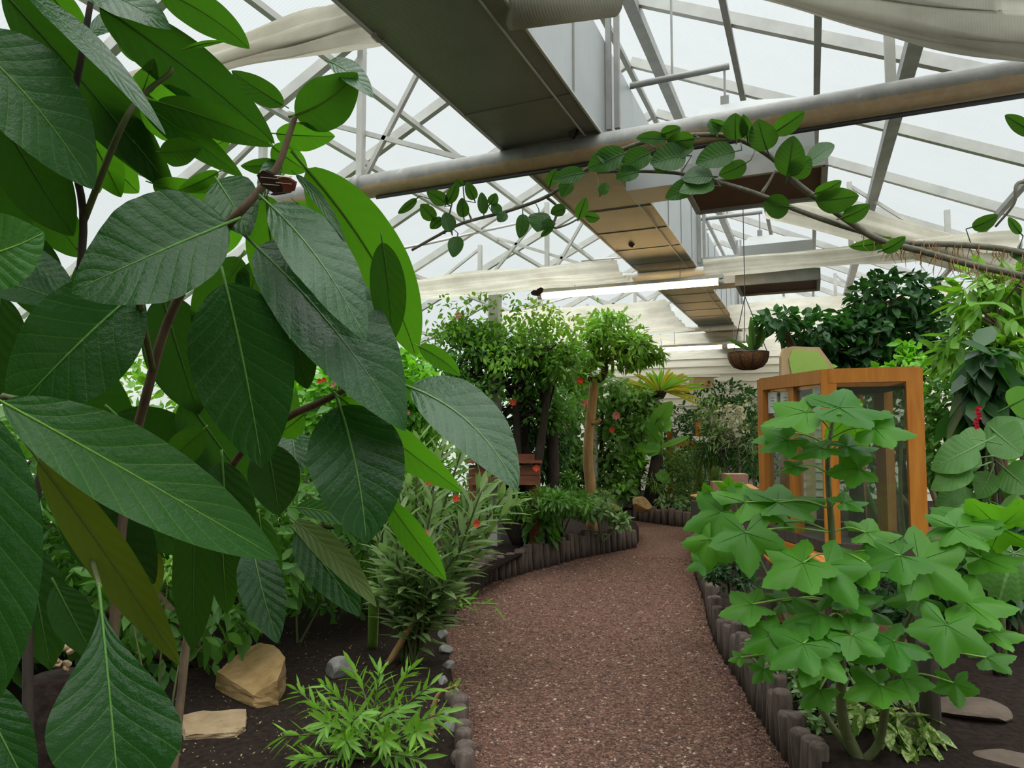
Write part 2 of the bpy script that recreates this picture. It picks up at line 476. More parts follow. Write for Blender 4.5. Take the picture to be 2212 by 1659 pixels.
def mk_glass():
    m, nt, out = newmat('display_glass')
    tp = N(nt, 'ShaderNodeBsdfTransparent'); tp.inputs[0].default_value = (0.86, 0.90, 0.87, 1)
    g = N(nt, 'ShaderNodeBsdfGlossy', i_Roughness=0.04); g.inputs[0].default_value = (0.9, 0.93, 0.9, 1)
    d = N(nt, 'ShaderNodeBsdfDiffuse'); d.inputs[0].default_value = (0.45, 0.47, 0.42, 1)
    a = N(nt, 'ShaderNodeMixShader'); a.inputs[0].default_value = 0.045
    L(nt, tp.outputs[0], a.inputs[1]); L(nt, g.outputs[0], a.inputs[2])
    x = N(nt, 'ShaderNodeMixShader'); x.inputs[0].default_value = 0.035
    L(nt, a.outputs[0], x.inputs[1]); L(nt, d.outputs[0], x.inputs[2])
    L(nt, x.outputs[0], out.inputs[0])
    return m
M['glass'] = mk_glass()

# ------------------------------------------------------------------ leaf builders
def px_leaf(b, t, wpx, d, up=0.0, yaw=0.0, bend=0.0, shape=(0.62, 0.8), fold=0.12, arch=0.06, nu=36, nv=11, wave=0.03, twist=0.0, corr=0.0, stalk=0.25):
    """Leaf whose midrib runs from image point b to image point t, lying in a real plane at depth d.
    up / yaw tilt that plane: up > 0 shows the upper face, up < 0 the underside."""
    bx, by = b; tx, ty = t
    dx, dy = tx - bx, ty - by
    ln = math.hypot(dx, dy)
    nx, ny = -dy / ln, dx / ln
    cxm, cym = (bx + tx) / 2 + nx * bend, (by + ty) / 2 + ny * bend
    base = P(bx, by, d)
    vd = (base - EYE).normalized()
    nn = (-vd + UP * math.tan(R_(up)) + RT * math.tan(R_(yaw))).normalized()
    def onplane(px, py):
        r = ray(px, py)
        den = r.dot(nn)
        k = (base - EYE).dot(nn) / den
        return EYE + r * min(max(k, d * 0.6), d * 1.6)
    a_, b_ = shape
    tm = a_ / (a_ + b_); mx = (tm ** a_) * ((1 - tm) ** b_)
    L3 = px2m(ln, d)
    pos = np.zeros((nu + 1, nv, 3)); uvs = np.zeros((nu + 1, nv, 2))
    seed = rnd.random() * 10
    for i in range(nu + 1):
        t_ = i / nu
        x = (1 - t_) ** 2 * bx + 2 * t_ * (1 - t_) * cxm + t_ * t_ * tx
        y = (1 - t_) ** 2 * by + 2 * t_ * (1 - t_) * cym + t_ * t_ * ty
        gx = 2 * (1 - t_) * (cxm - bx) + 2 * t_ * (tx - cxm); gy = 2 * (1 - t_) * (cym - by) + 2 * t_ * (ty - cym)
        gl = math.hypot(gx, gy) or 1
        px_, py_ = -gy / gl, gx / gl
        hw = wpx / 2 * ((max(t_, 1e-6) ** a_) * (max(1 - t_, 0) ** b_) / mx) + 0.7
        tw = twist * t_
        for j in range(nv):
            v_ = -1 + 2 * j / (nv - 1)
            q = onplane(x + px_ * hw * v_ * math.cos(tw), y + py_ * hw * v_ * math.cos(tw))
            hwm = px2m(hw, d)
            off = fold * abs(v_) * hwm + hwm * v_ * math.sin(tw)
            off -= arch * L3 * (4 * t_ * (t_ - 1) + 1) * 0.5
            off += wave * hwm * math.sin(t_ * 17 + seed + (2 if v_ > 0 else 0)) * v_ * v_
            if corr: off += corr * hwm * math.sin(2 * PI * (9 * t_ - 2.17 * abs(v_) ** 0.8)) * min(1, abs(v_) * 3) * (1 - 0.4 * abs(v_))
            pos[i, j] = q + nn * off
            uvs[i, j] = (t_, (v_ + 1) / 2)
    if up < 0: pos = pos[:, ::-1]; uvs = uvs[:, ::-1]
    f = []
    for i in range(nu):
        for j in range(nv - 1):
            a = i * nv + j
            f.append((a, a + 1, a + nv + 1, a + nv))
    V = pos.reshape(-1, 3); U = uvs.reshape(-1, 2)
    # orient: normal toward the side facing nn when up>=0
    p0, p1, p2 = V3(pos[nu // 2, 0]), V3(pos[nu // 2, nv - 1]), V3(pos[nu // 2 + 1, 0])
    nface = (p1 - p0).cross(p2 - p0)
    want = nn if up >= 0 else -nn
    if nface.dot(want) < 0: f = [tuple(reversed(q)) for q in f]
    # stalk and raised midrib
    mid = nv // 2
    rr = px2m(max(2.0, min(5, wpx * 0.035)), d)
    mb = MB()
    pts = [V3(pos[i, mid]) for i in range(0, nu, 3)]
    back = (pts[0] - pts[1]).normalized()
    path = [pts[0] + back * L3 * stalk, pts[0] + back * L3 * stalk * 0.5] + pts
    mb.tube(path, [rr * 0.7, rr * 0.7] + [rr * 0.75 * (1 - 0.8 * k / len(pts)) for k in range(len(pts))], 5)
    n0 = len(V)
    V = np.vstack([V, np.array([tuple(p) for p in mb.v])])
    U = np.vstack([U, np.tile([[0.5, 0.5]], (len(mb.v), 1))])
    f += [[i + n0 for i in q] for q in mb.f]
    return V, f, U, path[0]

LOBED = None
def lobed_leaf(c, size, nrm, tip, lobes=5, depth=0.34, cup=0.12, scallop=0.0, nseg=60):
    """Palmate leaf around the stalk point c; tip gives the direction of the middle lobe."""
    nrm = V3(nrm).normalized()
    tip = V3(tip); tip = (tip - nrm * tip.dot(nrm)).normalized()
    side = nrm.cross(tip)
    rings = (0.0, 0.3, 0.6, 0.82, 1.0)
    v = [V3(c)]; uv = [(0.5, 0.5)]
    span = R_(312)
    ph = rnd.random() * 6
    for r in rings[1:]:
        for k in range(nseg + 1):
            th = -span / 2 + span * k / nseg
            u = th / (span / 2)
            pd = th * lobes / (2 * PI * 0.92)
            pd = abs(pd - round(pd)) * 2
            rad = (1 - depth * min(1, pd) ** 0.9) * (1.0 - 0.33 * abs(u) ** 1.3)
            rad *= 1 + (0.035 if not scallop else scallop) * math.sin(th * (31 if not scallop else 26))
            rad *= size * 0.62
            rad_r = rad * r
            off = -cup * size * r * r * (0.6 + 0.35 * math.sin(th * 2 + ph)) - 0.11 * size * r * r * max(0, math.cos(th)) ** 2 + 0.03 * size * r * math.sin(th * 3 + ph) + 0.010 * size * r * math.cos(th * lobes * 1.09)
            v.append(V3(c) + (tip * math.cos(th) + side * math.sin(th)) * rad_r + nrm * off)
            uv.append((r, 0.5 + 0.5 * u))
    f = []
    n1 = nseg + 1
    for k in range(nseg): f.append((0, 1 + k, 2 + k))
    for q in range(len(rings) - 2):
        for k in range(nseg):
            a = 1 + q * n1 + k
            f.append((a, a + n1, a + n1 + 1, a + 1))
    # veins as thin ridges
    mb = MB()
    for k in range(lobes):
        th = (k - (lobes - 1) / 2) * 2 * PI * 0.92 / lobes
        L_ = size * 0.5 * (1 - 0.33 * abs(th / (span / 2)) ** 1.3)
        pts = []
        for q in range(4):
            r = q / 3 * 0.95
            pts.append(V3(c) + (tip * math.cos(th) + side * math.sin(th)) * L_ * r + nrm * (-cup * size * r * r * (0.6 + 0.35 * math.sin(th * 2 + ph)) - 0.11 * size * r * r * max(0, math.cos(th)) ** 2 + 0.03 * size * r * math.sin(th * 3 + ph) + 0.010 * size * r + 0.001))
        mb.tube(pts, [size * 0.007, size * 0.005, size * 0.003, size * 0.001], 4, False)
    n0 = len(v)
    v += mb.v; uv += [(0.5, 0.5)] * len(mb.v); f += [[i + n0 for i in q] for q in mb.f]
    return v, f, uv

LT = np.array([[0, 0, 0], [-.8, .33, .0], [0, .33, -.12], [.8, .33, .0], [-.75, .66, -.02], [0, .66, -.14], [.75, .66, -.02], [0, 1.0, -.12]])
LF = [(0, 2, 1), (0, 3, 2), (1, 2, 5, 4), (2, 3, 6, 5), (4, 5, 7), (5, 6, 7)]
def leaves_arrays(pts, dirs, nrms, ln, wd):
    """Small folded leaves, one island each."""
    n = len(pts)
    d = dirs / (np.linalg.norm(dirs, axis=1, keepdims=True) + 1e-9)
    nm = nrms - d * np.sum(nrms * d, axis=1, keepdims=True)
    nm /= (np.linalg.norm(nm, axis=1, keepdims=True) + 1e-9)
    s = np.cross(d, nm)
    ln = np.broadcast_to(np.asarray(ln, float), (n,)); wd = np.broadcast_to(np.asarray(wd, float), (n,))
    V = (pts[:, None, :] + s[:, None, :] * (LT[None, :, 0:1] * 0.5 * wd[:, None, None]) + d[:, None, :] * (LT[None, :, 1:2] * ln[:, None, None])
         + nm[:, None, :] * (LT[None, :, 2:3] * wd[:, None, None] * 1.2) - np.array([0, 0, 1.0])[None, None, :] * (LT[None, :, 1:2] ** 2) * ln[:, None, None] * 0.15)
    F = []
    for i in range(n):
        o = i * 8
        for q in LF: F.append([o + k for k in q])
    return V.reshape(-1, 3), F

def blob_points(c, r, n, shell=0.5):
    u = nr.normal(size=(n, 3)); u /= np.linalg.norm(u, axis=1, keepdims=True)
    rad = nr.random(n) ** (1 / 3) * (1 - shell) + shell * (0.75 + 0.25 * nr.random(n))
    p = np.array(c)[None, :] + u * rad[:, None] * np.array(r)[None, :]
    return p, u

def foliage(name, blobs, ln, wd, mat, parent, var=0.35, droop=0.2, zmin=0.05, upw=0.9, shell=0.5, label=None, clump=True):
    PT, DR, NM, LN = [], [], [], []
    for c, r, n in blobs:
        if clump and n >= 150:
            m_ = max(5, n // 75); q, _ = blob_points(c, tuple(x * .8 for x in r), m_, .35)
            sz = .30 + .25 * nr.random(m_)
            parts = [blob_points(q[i], tuple(x * sz[i] for x in r), max(6, int(n / m_ * (.6 + .8 * nr.random()))), .2) for i in range(m_)]
            p = np.vstack([a_[0] for a_ in parts]); u = np.vstack([a_[1] for a_ in parts])
        else:
            p, u = blob_points(c, r, n, shell)
        p[:, 2] = np.maximum(p[:, 2], zmin + 0.02 * nr.random(len(p)))
        d = u * 0.6 + nr.normal(size=u.shape) * 0.6; d[:, 2] -= droop
        m = u * 0.5 + nr.normal(size=u.shape) * 0.45; m[:, 2] += upw
        PT.append(p); DR.append(d); NM.append(m); LN.append(ln * (1 + var * (nr.random(len(p)) * 2 - 1)))
    PT = np.vstack(PT); DR = np.vstack(DR); NM = np.vstack(NM); LN = np.concatenate(LN)
    V, F = leaves_arrays(PT, DR, NM, LN, LN * (wd / ln))
    return obj(name, V, F, mat, parent, True, label=label), PT

def plant(name, label, cat, base, blobs, ln, wd, mat, stem_mat='bark', stem_r=0.03, twigs=12, group=None, part='foliage', stem='stem', extra=None, forks=None, **k):
    """A bush or tree: stems that branch to the clumps, and its leaves."""
    base = V3(base)
    t = thing(name, label, cat, base, group)
    bl = [(tuple(V3(c)), r, n) for c, r, n in blobs]
    fo, PT = foliage(part, bl, ln, wd, M[mat], t, zmin=base.z + 0.02, **k)
    mb = MB()
    r_ = random.Random(len(label))
    start = [base, base + V3((0.02, 0.01, 0.25 * (V3(bl[0][0]).z - base.z)))]
    for c, r, n in bl:
        c = V3(c)
        m = base.lerp(c, 0.5) + V3((r_.uniform(-.1, .1), r_.uniform(-.1, .1), 0)) * (c - base).length * 0.5
        path = smoothpath([base, m, c], 5)
        mb.tube(path, [stem_r * (1 - 0.6 * i / len(path)) for i in range(len(path))], 7)
        for q in range(twigs):
            tgt = V3(PT[r_.randrange(len(PT))])
            if (tgt - c).length > max(r) * 1.3: continue
            s0 = path[-1 - r_.randrange(min(3, len(path)))]
            mb.tube([s0, s0.lerp(tgt, 0.5) + V3((0, 0, 0.03)), tgt], [stem_r * 0.35, stem_r * 0.25, stem_r * 0.12], 5, False)
    mb.build(stem, M[stem_mat], t, True)
    return t

def E(px, py, d, rx, ry, n, rz=None):
    """Clump seen around a pixel: radii in pixels at that depth."""
    a = px2m(rx, d); b = px2m(ry, d)
    return (P(px, py, d), (a, a if rz is None else rz, b), n)

# ================================================================== THE BUILDING
Z = 1.6
DX0, DX1 = -1.68, -1.06        # duct sides
RIDGE_X, RIDGE_Z, SL = -1.4, 4.88, 0.474
WL, WR, WB, WF = -6.2, 3.4, 15.2, -2.4
def roofz(x): return RIDGE_Z - SL * abs(x - RIDGE_X)
TL, TR = -4.55, 1.75
FRAMES = (3.72, 7.28, 11.6)

# floor of gravel
mb = MB()
n = 40
mb.add([(WL, WF, 0), (WR, WF, 0), (WR, WB, 0), (WL, WB, 0)], [(0, 1, 2, 3)])
tag(mb.build('floor', M['gravel']), kind='structure')

# roof
for nm, x0, x1 in (('ceiling', RIDGE_X, WR), ('ceiling', WL, RIDGE_X)):
    mb = MB()
    mb.add([(x0, WF, roofz(x0)), (x1, WF, roofz(x1)), (x1, WB, roofz(x1)), (x0, WB, roofz(x0))], [(0, 1, 2, 3)])
    tag(mb.build(nm, M['roof']), kind='structure')
# walls
for nm, q in (('wall_left', [(WL, WF, 0), (WL, WB, 0), (WL, WB, roofz(WL)), (WL, WF, roofz(WL))]),
              ('wall_right', [(WR, WF, 0), (WR, WB, 0), (WR, WB, roofz(WR)), (WR, WF, roofz(WR))]),
              ('wall_front', [(WL, WF, 0), (WR, WF, 0), (WR, WF, roofz(WR)), (RIDGE_X, WF, RIDGE_Z), (WL, WF, roofz(WL))])):
    mb = MB(); mb.add(q, [tuple(range(len(q)))])
    tag(mb.build(nm, M['light_block' if nm == 'wall_front' else 'wallpanel']), kind='structure')
mb = MB()
z = 0.0
while z < 3.2:
    zz = min(z + 0.17, 3.2)
    mb.add([(WL, WB - 0.03, z), (WR, WB - 0.03, z), (WR, WB - 0.0, zz), (WL, WB - 0.0, zz)], [(0, 1, 2, 3)])
    mb.add([(WL, WB - 0.0, z), (WR, WB - 0.0, z), (WR, WB - 0.03, z), (WL, WB - 0.03, z)], [(0, 1, 2, 3)])
    z = zz
tag(mb.build('wall_back', M['cream_board']), kind='structure')
mb = MB(); mb.add([(WL, WB, 2.6), (WR, WB, 2.6), (WR, WB, roofz(WR)), (RIDGE_X, WB, RIDGE_Z), (WL, WB, roofz(WL))], [(0, 1, 2, 3, 4)])
tag(mb.build('wall_gable', M['wallpanel']), kind='structure')

# rafters, purlins (each one member)
y = 0.4 + 1.08 * -2
while y < WB:
    for s, xe in ((1, WR), (-1, WL)):
        mb = MB()
        x0 = RIDGE_X + s * 0.02
        mb.beam((x0, y, roofz(x0) - 0.05), (xe, y, roofz(xe) - 0.05), 0.05, 0.08)
        tag(mb.build('roof_rafter_beam', M['white_metal']), kind='structure')
    y += 1.08
for off in (0.0, 0.3, 0.95, 1.5, 2.0, 2.9, 3.8):
    for s in ((1, -1) if off else (1,)):
        x = RIDGE_X + s * off
        mb = MB()
        k_ = 1.0 if s > 0 and off in (0.3, 2.0) else 0.5
        mb.box((x, (WF + WB) / 2, roofz(x) - 0.09 - .04 * k_), (0.085 * k_, WB - WF, 0.085 * k_))
        tag(mb.build('roof_purlin_beam', M['grey_steel' if s > 0 else 'white_metal']), kind='structure')
# trusses
for k, fy in enumerate(FRAMES):
    if k:
        mb = MB(); mb.tube([(TL, fy, 3.22), (TR, fy, 3.22)], 0.05, 10)
        tag(mb.build('tie_beam', M['white_metal'], smooth=True), kind='structure')
    for x in (-3.6, -2.74, 0.4, 1.2):
        mb = MB(); mb.beam((x, fy, 3.24), (x, fy, roofz(x) - 0.06), 0.045, 0.045, (0, 1, 0))
        tag(mb.build('truss_post_beam', M['white_metal']), kind='structure')
    for (x0, x1) in ((-4.4, -3.6), (-3.6, -2.74), (1.2, 0.4), (-2.74, -1.9), (-1.9, -3.4)):
        mb = MB(); mb.beam((x0, fy + 0.03, 3.26), (x1, fy + 0.03, roofz(x1) - 0.08), 0.03, 0.03, (0, 1, 0))
        tag(mb.build('truss_brace_beam', M['white_metal']), kind='structure')
for fy in (5.5, 9.4, 13.4):
    for x0, x1 in ((-4.6, -3.0), (-3.0, -2.0)):
        mb = MB(); mb.tube([(x0, fy, roofz(x0) - 0.12), ((x0 + x1) / 2, fy + 0.9, roofz((x0 + x1) / 2) - 0.14), (x1, fy + 1.8, roofz(x1) - 0.12)], 0.016, 6)
        tag(mb.build('wind_brace_beam', M['white_metal'], smooth=True), kind='structure')
for (x, y) in ((-3.4, 7.28), (-3.5, 11.6), (2.2, 11.6)):
    mb = MB(); mb.box((x, y, 1.61), (0.12, 0.12, 3.22)); tag(mb.build('support_column', M['white_metal']), kind='structure')

# the near pipe across the house
t = thing('crossbar_pipe', 'long thick galvanised pipe with a rusty underside crossing under the duct', 'pipe', (RIDGE_X, FRAMES[0], 3.22))
MB().tube([(TL, FRAMES[0], 3.2), (TR, FRAMES[0], 3.2)], 0.078, 20).build('pipe_body', M['pipe'], t, True)
MB().tube([(-2.6, FRAMES[0] - .01, 3.112), (TR, FRAMES[0] - .01, 3.104)], 0.013, 8).build('black_strip', M['black_metal'], t, True, label='thin black strip')  # thin black strip along the lower edge of the pipe
for x in (-2.74,):
    MB().tube([(x - 0.03, FRAMES[0], 3.2), (x + 0.03, FRAMES[0], 3.2)], 0.084, 18).build('clamp_collar', M['pipe'], t, True)

# ventilation duct
t = thing('ventilation_duct', 'long square grey sheet metal ventilation duct running along under the roof ridge', 'air duct', ((DX0 + DX1) / 2, 0, 3.28))
DZ0, DZ1 = 3.28, 3.87
cx_ = (DX0 + DX1) / 2
mb = MB()
mb.add([(DX0, WF + .05, DZ0), (DX1, WF + .05, DZ0), (DX1, WB - .05, DZ0), (DX0, WB - .05, DZ0)], [(0, 1, 2, 3)])
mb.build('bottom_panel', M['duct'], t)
for x in (DX0, DX1):
    mb = MB(); mb.add([(x, WF + .05, DZ0), (x, WB - .05, DZ0), (x, WB - .05, DZ1), (x, WF + .05, DZ1)], [(0, 1, 2, 3)])
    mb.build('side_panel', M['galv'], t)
mb = MB(); mb.add([(DX0, WF + .05, DZ1), (DX1, WF + .05, DZ1), (DX1, WB - .05, DZ1), (DX0, WB - .05, DZ1)], [(0, 1, 2, 3)])
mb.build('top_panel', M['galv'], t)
for x in (DX0, DX1 - 0.0):
    mb = MB(); mb.beam((x, WF + .05, DZ0 - .004), (x, WB - .05, DZ0 - .004), 0.012, 0.012); mb.build('edge_strip', M['white_metal'], t)
mb = MB(); mb.beam((DX1 - .09, WF + .05, DZ0 - .012), (DX1 - .09, WB - .05, DZ0 - .012), 0.007, 0.007); mb.build('guide_wire', M['white_metal'], t)
yy = 1.3
while yy < WB - .3:
    mb = MB()
    mb.box((cx_, yy, DZ0 - 0.003), (DX1 - DX0 + 0.01, 0.02, 0.006)); mb.box((DX1 + .003, yy, (DZ0 + DZ1) / 2), (0.006, 0.02, DZ1 - DZ0)); mb.box((DX0 - .003, yy, (DZ0 + DZ1) / 2), (0.006, 0.02, DZ1 - DZ0))
    mb.build('joint_band', M['duct'], t)
    yy += 0.62 if yy > 4 else 1.9
for yy in (3.78, 7.34, 11.66):
    for dx_ in (0.02, 0.07):
        mb = MB(); mb.box((DX1 + dx_, yy + .02, (DZ0 + roofz(DX1)) / 2), (0.03, 0.03, roofz(DX1) - DZ0 - .1)); mb.build('hanger', M['grey_steel'], t)

# heater boxes beside the duct
def heater(y, label, x0=-0.62, sx=0.68, sy=0.56):
    x1 = x0 + sx; zb, zt = 3.05, 3.47
    t = thing('air_heater', label, 'heater', ((x0 + x1) / 2, y, zb), 'galvanised heater boxes under the roof')
    cx, cy = (x0 + x1) / 2, y
    mb = MB(); mb.add([(x0, y - sy / 2, zb + .12), (x1, y - sy / 2, zb + .12), (x1, y + sy / 2, zb + .12), (x0, y + sy / 2, zb + .12),
                       (x0, y - sy / 2, zt), (x1, y - sy / 2, zt), (x1, y + sy / 2, zt), (x0, y + sy / 2, zt),
                       (cx - .28, y - .08, zt + .14), (cx - .04, y - .08, zt + .14), (cx - .04, y + .08, zt + .14), (cx - .28, y + .08, zt + .14)],
                      [(0, 1, 5, 4), (1, 2, 6, 5), (2, 3, 7, 6), (3, 0, 4, 7), (4, 5, 9, 8), (5, 6, 10, 9), (6, 7, 11, 10), (7, 4, 8, 11), (8, 9, 10, 11)])
    mb.build('hood', M['hood'], t)
    mb = MB()
    for a, b in (((x0 - .05, y - sy / 2 - .03), (x1 + .05, y - sy / 2 - .03)), ((x1 + .05, y - sy / 2 - .03), (x1 + .05, y + sy / 2 + .03)), ((x1 + .05, y + sy / 2 + .03), (x0 - .05, y + sy / 2 + .03)), ((x0 - .05, y + sy / 2 + .03), (x0 - .05, y - sy / 2 - .03))):
        mb.beam((a[0], a[1], zb + .06), (b[0], b[1], zb + .06), 0.03, 0.12)
    mb.build('rim_frame', M['grey_steel'], t)
    mb = MB(); mb.box((cx, y, zb + .03), (sx + .06, sy + .02, 0.02)); mb.build('under_panel', M['brown_under'], t, label='rust brown underside panel')
    MB().tube([(DX1, y, 3.89), (cx - .14, y, 3.89)], 0.022, 8).build('hanger_bar', M['grey_steel'], t, True)
    MB().tube([(cx - .17, y, 3.89), (cx - .17, y, zt + .13)], 0.008, 6).build('hanger_rod', M['grey_steel'], t)
    MB().box((cx - .17, y - .02, zt + .17), (0.05, 0.02, 0.1)).build('hanger_plate', M['grey_steel'], t)
    MB().tube([(cx - .5, y, 3.89), (cx - .5, y, roofz(cx - .5) - .1)], 0.008, 6).build('hanger_rod', M['grey_steel'], t)
    mb = MB(); mb.beam((x0, y, zt - .2), (DX1, y, zt - .2), 0.3, 0.3); mb.build('inlet_sleeve', M['galv'], t)
heater(4.42, 'large grey metal heater box with brown underside hanging behind the vine leaves')
heater(7.66, 'smaller looking far heater box with brown underside beside the lit tube lamp')

# fluorescent lamps
def lamp(pl, pr, y, label):
    a, b = PY(pl[0], pl[1], y), PY(pr[0], pr[1], y)
    zc = (a.z + b.z) / 2; a.z = b.z = zc
    t = thing('tube_lamp', label, 'ceiling lamp', (a + b) / 2, 'lit fluorescent tube lamps')
    MB().tube([a, b], 0.033, 14).build('tube', M['tube'], t, True)
    for q, s in ((a, -1), (b, 1)):
        MB().tube([q, q + (b - a).normalized() * 0.05 * s], 0.036, 12).build('end_cap', M['white_metal'], t, True)
    MB().box((a + b) / 2 + V3((0, 0, 0.045)), ((b - a).length + .1, 0.1, 0.035)).build('housing', M['white_metal'], t)
    for k in (0.2, 0.8):
        p = a.lerp(b, k)
        MB().tube([p + V3((0, 0, .05)), V3((p.x, p.y, 3.2 if y > 7 else 3.3))], 0.004, 5).build('suspension_wire', M['grey_steel'], t)
lamp((1172, 641), (1552, 607), 6.9, 'nearest long glowing tube lamp hung across under the duct')
lamp((1432, 755), (1560, 749), 11.3, 'smaller far glowing tube lamp, left one of the far pair')
lamp((1572, 748), (1640, 744), 11.3, 'shortest looking glowing tube lamp behind the hanging basket')

# shade cloth
def cloth_strip(pts_rows, folds, amp, name, mat, label, cat='shade cloth', nu=60, nv=34):
    """Surface through rows of points, with soft folds running along the rows."""
    rows = [smoothpath(r, max(2, nu // (len(r) - 1))) for r in pts_rows]
    m_ = min(len(r) for r in rows)
    g = []
    for j in range(nv):
        s = j / (nv - 1) * (len(rows) - 1)
        k = min(int(s), len(rows) - 2); f = s - k
        g.append([rows[k][i].lerp(rows[k + 1][i], f) for i in range(m_)])
    v, fcs = [], []
    ph = rnd.random() * 6
    for j in range(nv):
        for i in range(m_):
            p = g[j][i]
            a = amp * math.sin(j / (nv - 1) * folds * 2 * PI + 0.5 * math.sin(i * 0.13 + ph)) + amp * 0.5 * math.sin(j * 1.9 + i * 0.07)
            v.append(p + V3((0, 0, a)))
    for j in range(nv - 1):
        for i in range(m_ - 1):
            a = j * m_ + i; fcs.append((a, a + 1, a + m_ + 1, a + m_))
    o = obj(name, v, fcs, M[mat], None, True)
    return tag(o, label, cat)
# bunched cloth at left of the duct, near
cloth_strip([[P(200, 190, 3.4), P(480, 90, 3.2), P(640, 30, 3.1), P(750, 5, 3.0)],
             [P(200, 230, 3.2), P(480, 125, 3.05), P(640, 85, 2.95), P(790, 40, 2.85)],
             [P(200, 250, 3.3), P(480, 155, 3.15), P(640, 125, 3.05), P(835, 98, 2.98)],
             [P(200, 200, 3.6), P(480, 110, 3.5), P(640, 70, 3.4), P(835, 60, 3.3)]],
            5, 0.018, 'shade_cloth', 'cloth', 'bunched cream shade cloth hanging left of the near duct end above the big leaves')
cloth_strip([[P(1500, -330, 3.0), P(1850, -330, 2.9), P(2100, -330, 2.8), P(2400, -330, 2.7)],
             [P(1540, -160, 2.95), P(1850, -140, 2.85), P(2100, -110, 2.75), P(2400, -90, 2.65)],
             [P(1620, -30, 2.95), P(1850, 20, 2.85), P(2080, 60, 2.75), P(2400, 85, 2.6)],
             [P(1640, -10, 3.05), P(1850, 45, 2.95), P(2050, 95, 2.85), P(2400, 135, 2.7)],
             [P(1640, -40, 3.3), P(1850, 0, 3.2), P(2050, 40, 3.1), P(2400, 60, 2.9)]],
            9, 0.028, 'shade_cloth', 'net', 'bunched olive grey shade cloth under the roof above the pipe end', nv=60)
# rolled cloth end right of duct
t = thing('rolled_screen', 'grey rolled shade screen with a round end beside the duct', 'shade roll', P(1240, 0, 2.7))
a, b = P(1100, 20, 2.75), P(1326, -8, 2.85)
MB().tube([a, b], 0.078, 20).build('roll', M['net'], t, True)
MB().tube([b, b + (b - a).normalized() * 0.01], 0.07, 20).build('end_disc', M['cloth'], t, True, label='cream round end disc')
# horizontal shade cloths by the ties
def tie_cloth(y0, y1, x0, x1, z, label, folds, sag=0.06):
    rows = []
    for k in range(4):
        yk = y0 + (y1 - y0) * k / 3
        rows.append([V3((x, yk, z + (0.06 if k in (0,) else 0) - sag * math.sin(PI * k / 3) + rnd.uniform(-.02, .02))) for x in np.linspace(x0, x1, 7)])
    cloth_strip(rows, folds, 0.02, 'shade_cloth', 'cloth', label, nu=66, nv=40)
tie_cloth(6.45, 7.22, TL + .2, DX0 - .03, 3.18, 'cream shade cloth folded along the tie left of the duct, above the lamp', 4)
tie_cloth(6.85, 7.22, DX1 + .12, TR - .1, 3.18, 'cream shade cloth folded along the tie right of the duct', 4)
tie_cloth(8.9, 11.55, TL + .2, DX0 - .03, 3.18, 'wide cream shade cloth drawn flat behind the lamp, left of the duct', 9)
tie_cloth(9.6, 11.55, DX1 + .05, TR - .1, 3.18, 'cream shade cloth drawn flat behind the far heater box', 8)
tie_cloth(12.0, 15.0, TL + .2, TR - .1, 3.14, 'farthest cream shade cloth drawn flat against the boarded back wall', 10)
cloth_strip([[PY(1690, 412, 7.1), PY(1830, 440, 7.1), PY(1980, 485, 7.1), PY(2250, 565, 7.1)],
             [PY(1660, 440, 6.9), PY(1820, 475, 6.9), PY(1980, 520, 6.9), PY(2250, 600, 6.9)],
             [PY(1650, 470, 7.1), PY(1820, 512, 7.1), PY(1980, 560, 7.1), PY(2250, 640, 7.1)]],
            3, 0.02, 'shade_cloth', 'cloth', 'cream shade cloth sloping down along the right roof below the glazing')

# ================================================================== THE GROUND
def bed(outline, z, name='bed_ground'):
    """Raised soil with a sloping rim."""
    c = sum(outline, V3((0, 0, 0))) / len(outline)
    nO = len(outline)
    v = [V3((p.x, p.y, 0.004)) for p in outline] + [V3((p.x, p.y, z)) for p in outline]
    rings = [0.85, 0.6, 0.3]
    for r in rings: v += [V3((c.x + (p.x - c.x) * r, c.y + (p.y - c.y) * r, z + rnd.uniform(-.015, .035))) for p in outline]
    v.append(V3((c.x, c.y, z + .02)))
    f = []
    for q in range(len(rings) + 1):
        for i in range(nO):
            j = (i + 1) % nO; f.append((q * nO + i, q * nO + j, (q + 1) * nO + j, (q + 1) * nO + i))
    for i in range(nO):
        f.append(((len(rings) + 1) * nO + i, (len(rings) + 1) * nO + (i + 1) % nO, len(v) - 1))
    o = obj(name, v, f, M['soil'], None, True)
    return tag(o, kind='structure')

near_edge = [G(x, y) for x, y in ((1010, 1760), (1000, 1659), (988, 1560), (975, 1470), (962, 1390), (958, 1340))]
near_out = smoothpath(near_edge, 4)
bed(near_out + [G(930, 1300), G(700, 1250), V3((-6.0, 5.4, 0)), V3((-6.0, -1.2, 0)), V3((-1.4, -1.2, 0)), V3((-0.6, 1.2, 0))], 0.06)
mid_edge = smoothpath([G(x, y) for x, y in ((960, 1338), (1035, 1268), (1100, 1246), (1180, 1224), (1260, 1203), (1330, 1190), (1374, 1181))], 5)
mid_turn = [G(1380, 1170), G(1372, 1158), G(1330, 1150), G(1250, 1148)]
bed(mid_edge + mid_turn + [V3((-6.0, 8.6, 0)), V3((-6.0, 5.6, 0)), G(820, 1290)], 0.2)
back_edge = smoothpath([G(x, y) for x, y in ((1200, 1108), (1330, 1118), (1400, 1128), (1460, 1136), (1520, 1140), (1600, 1140))], 5)
bed(back_edge + [V3((2.2, 13.0, 0)), V3((2.2, 15.0, 0)), V3((-6.0, 15.0, 0)), V3((-6.0, 10.6, 0))], 0.2)
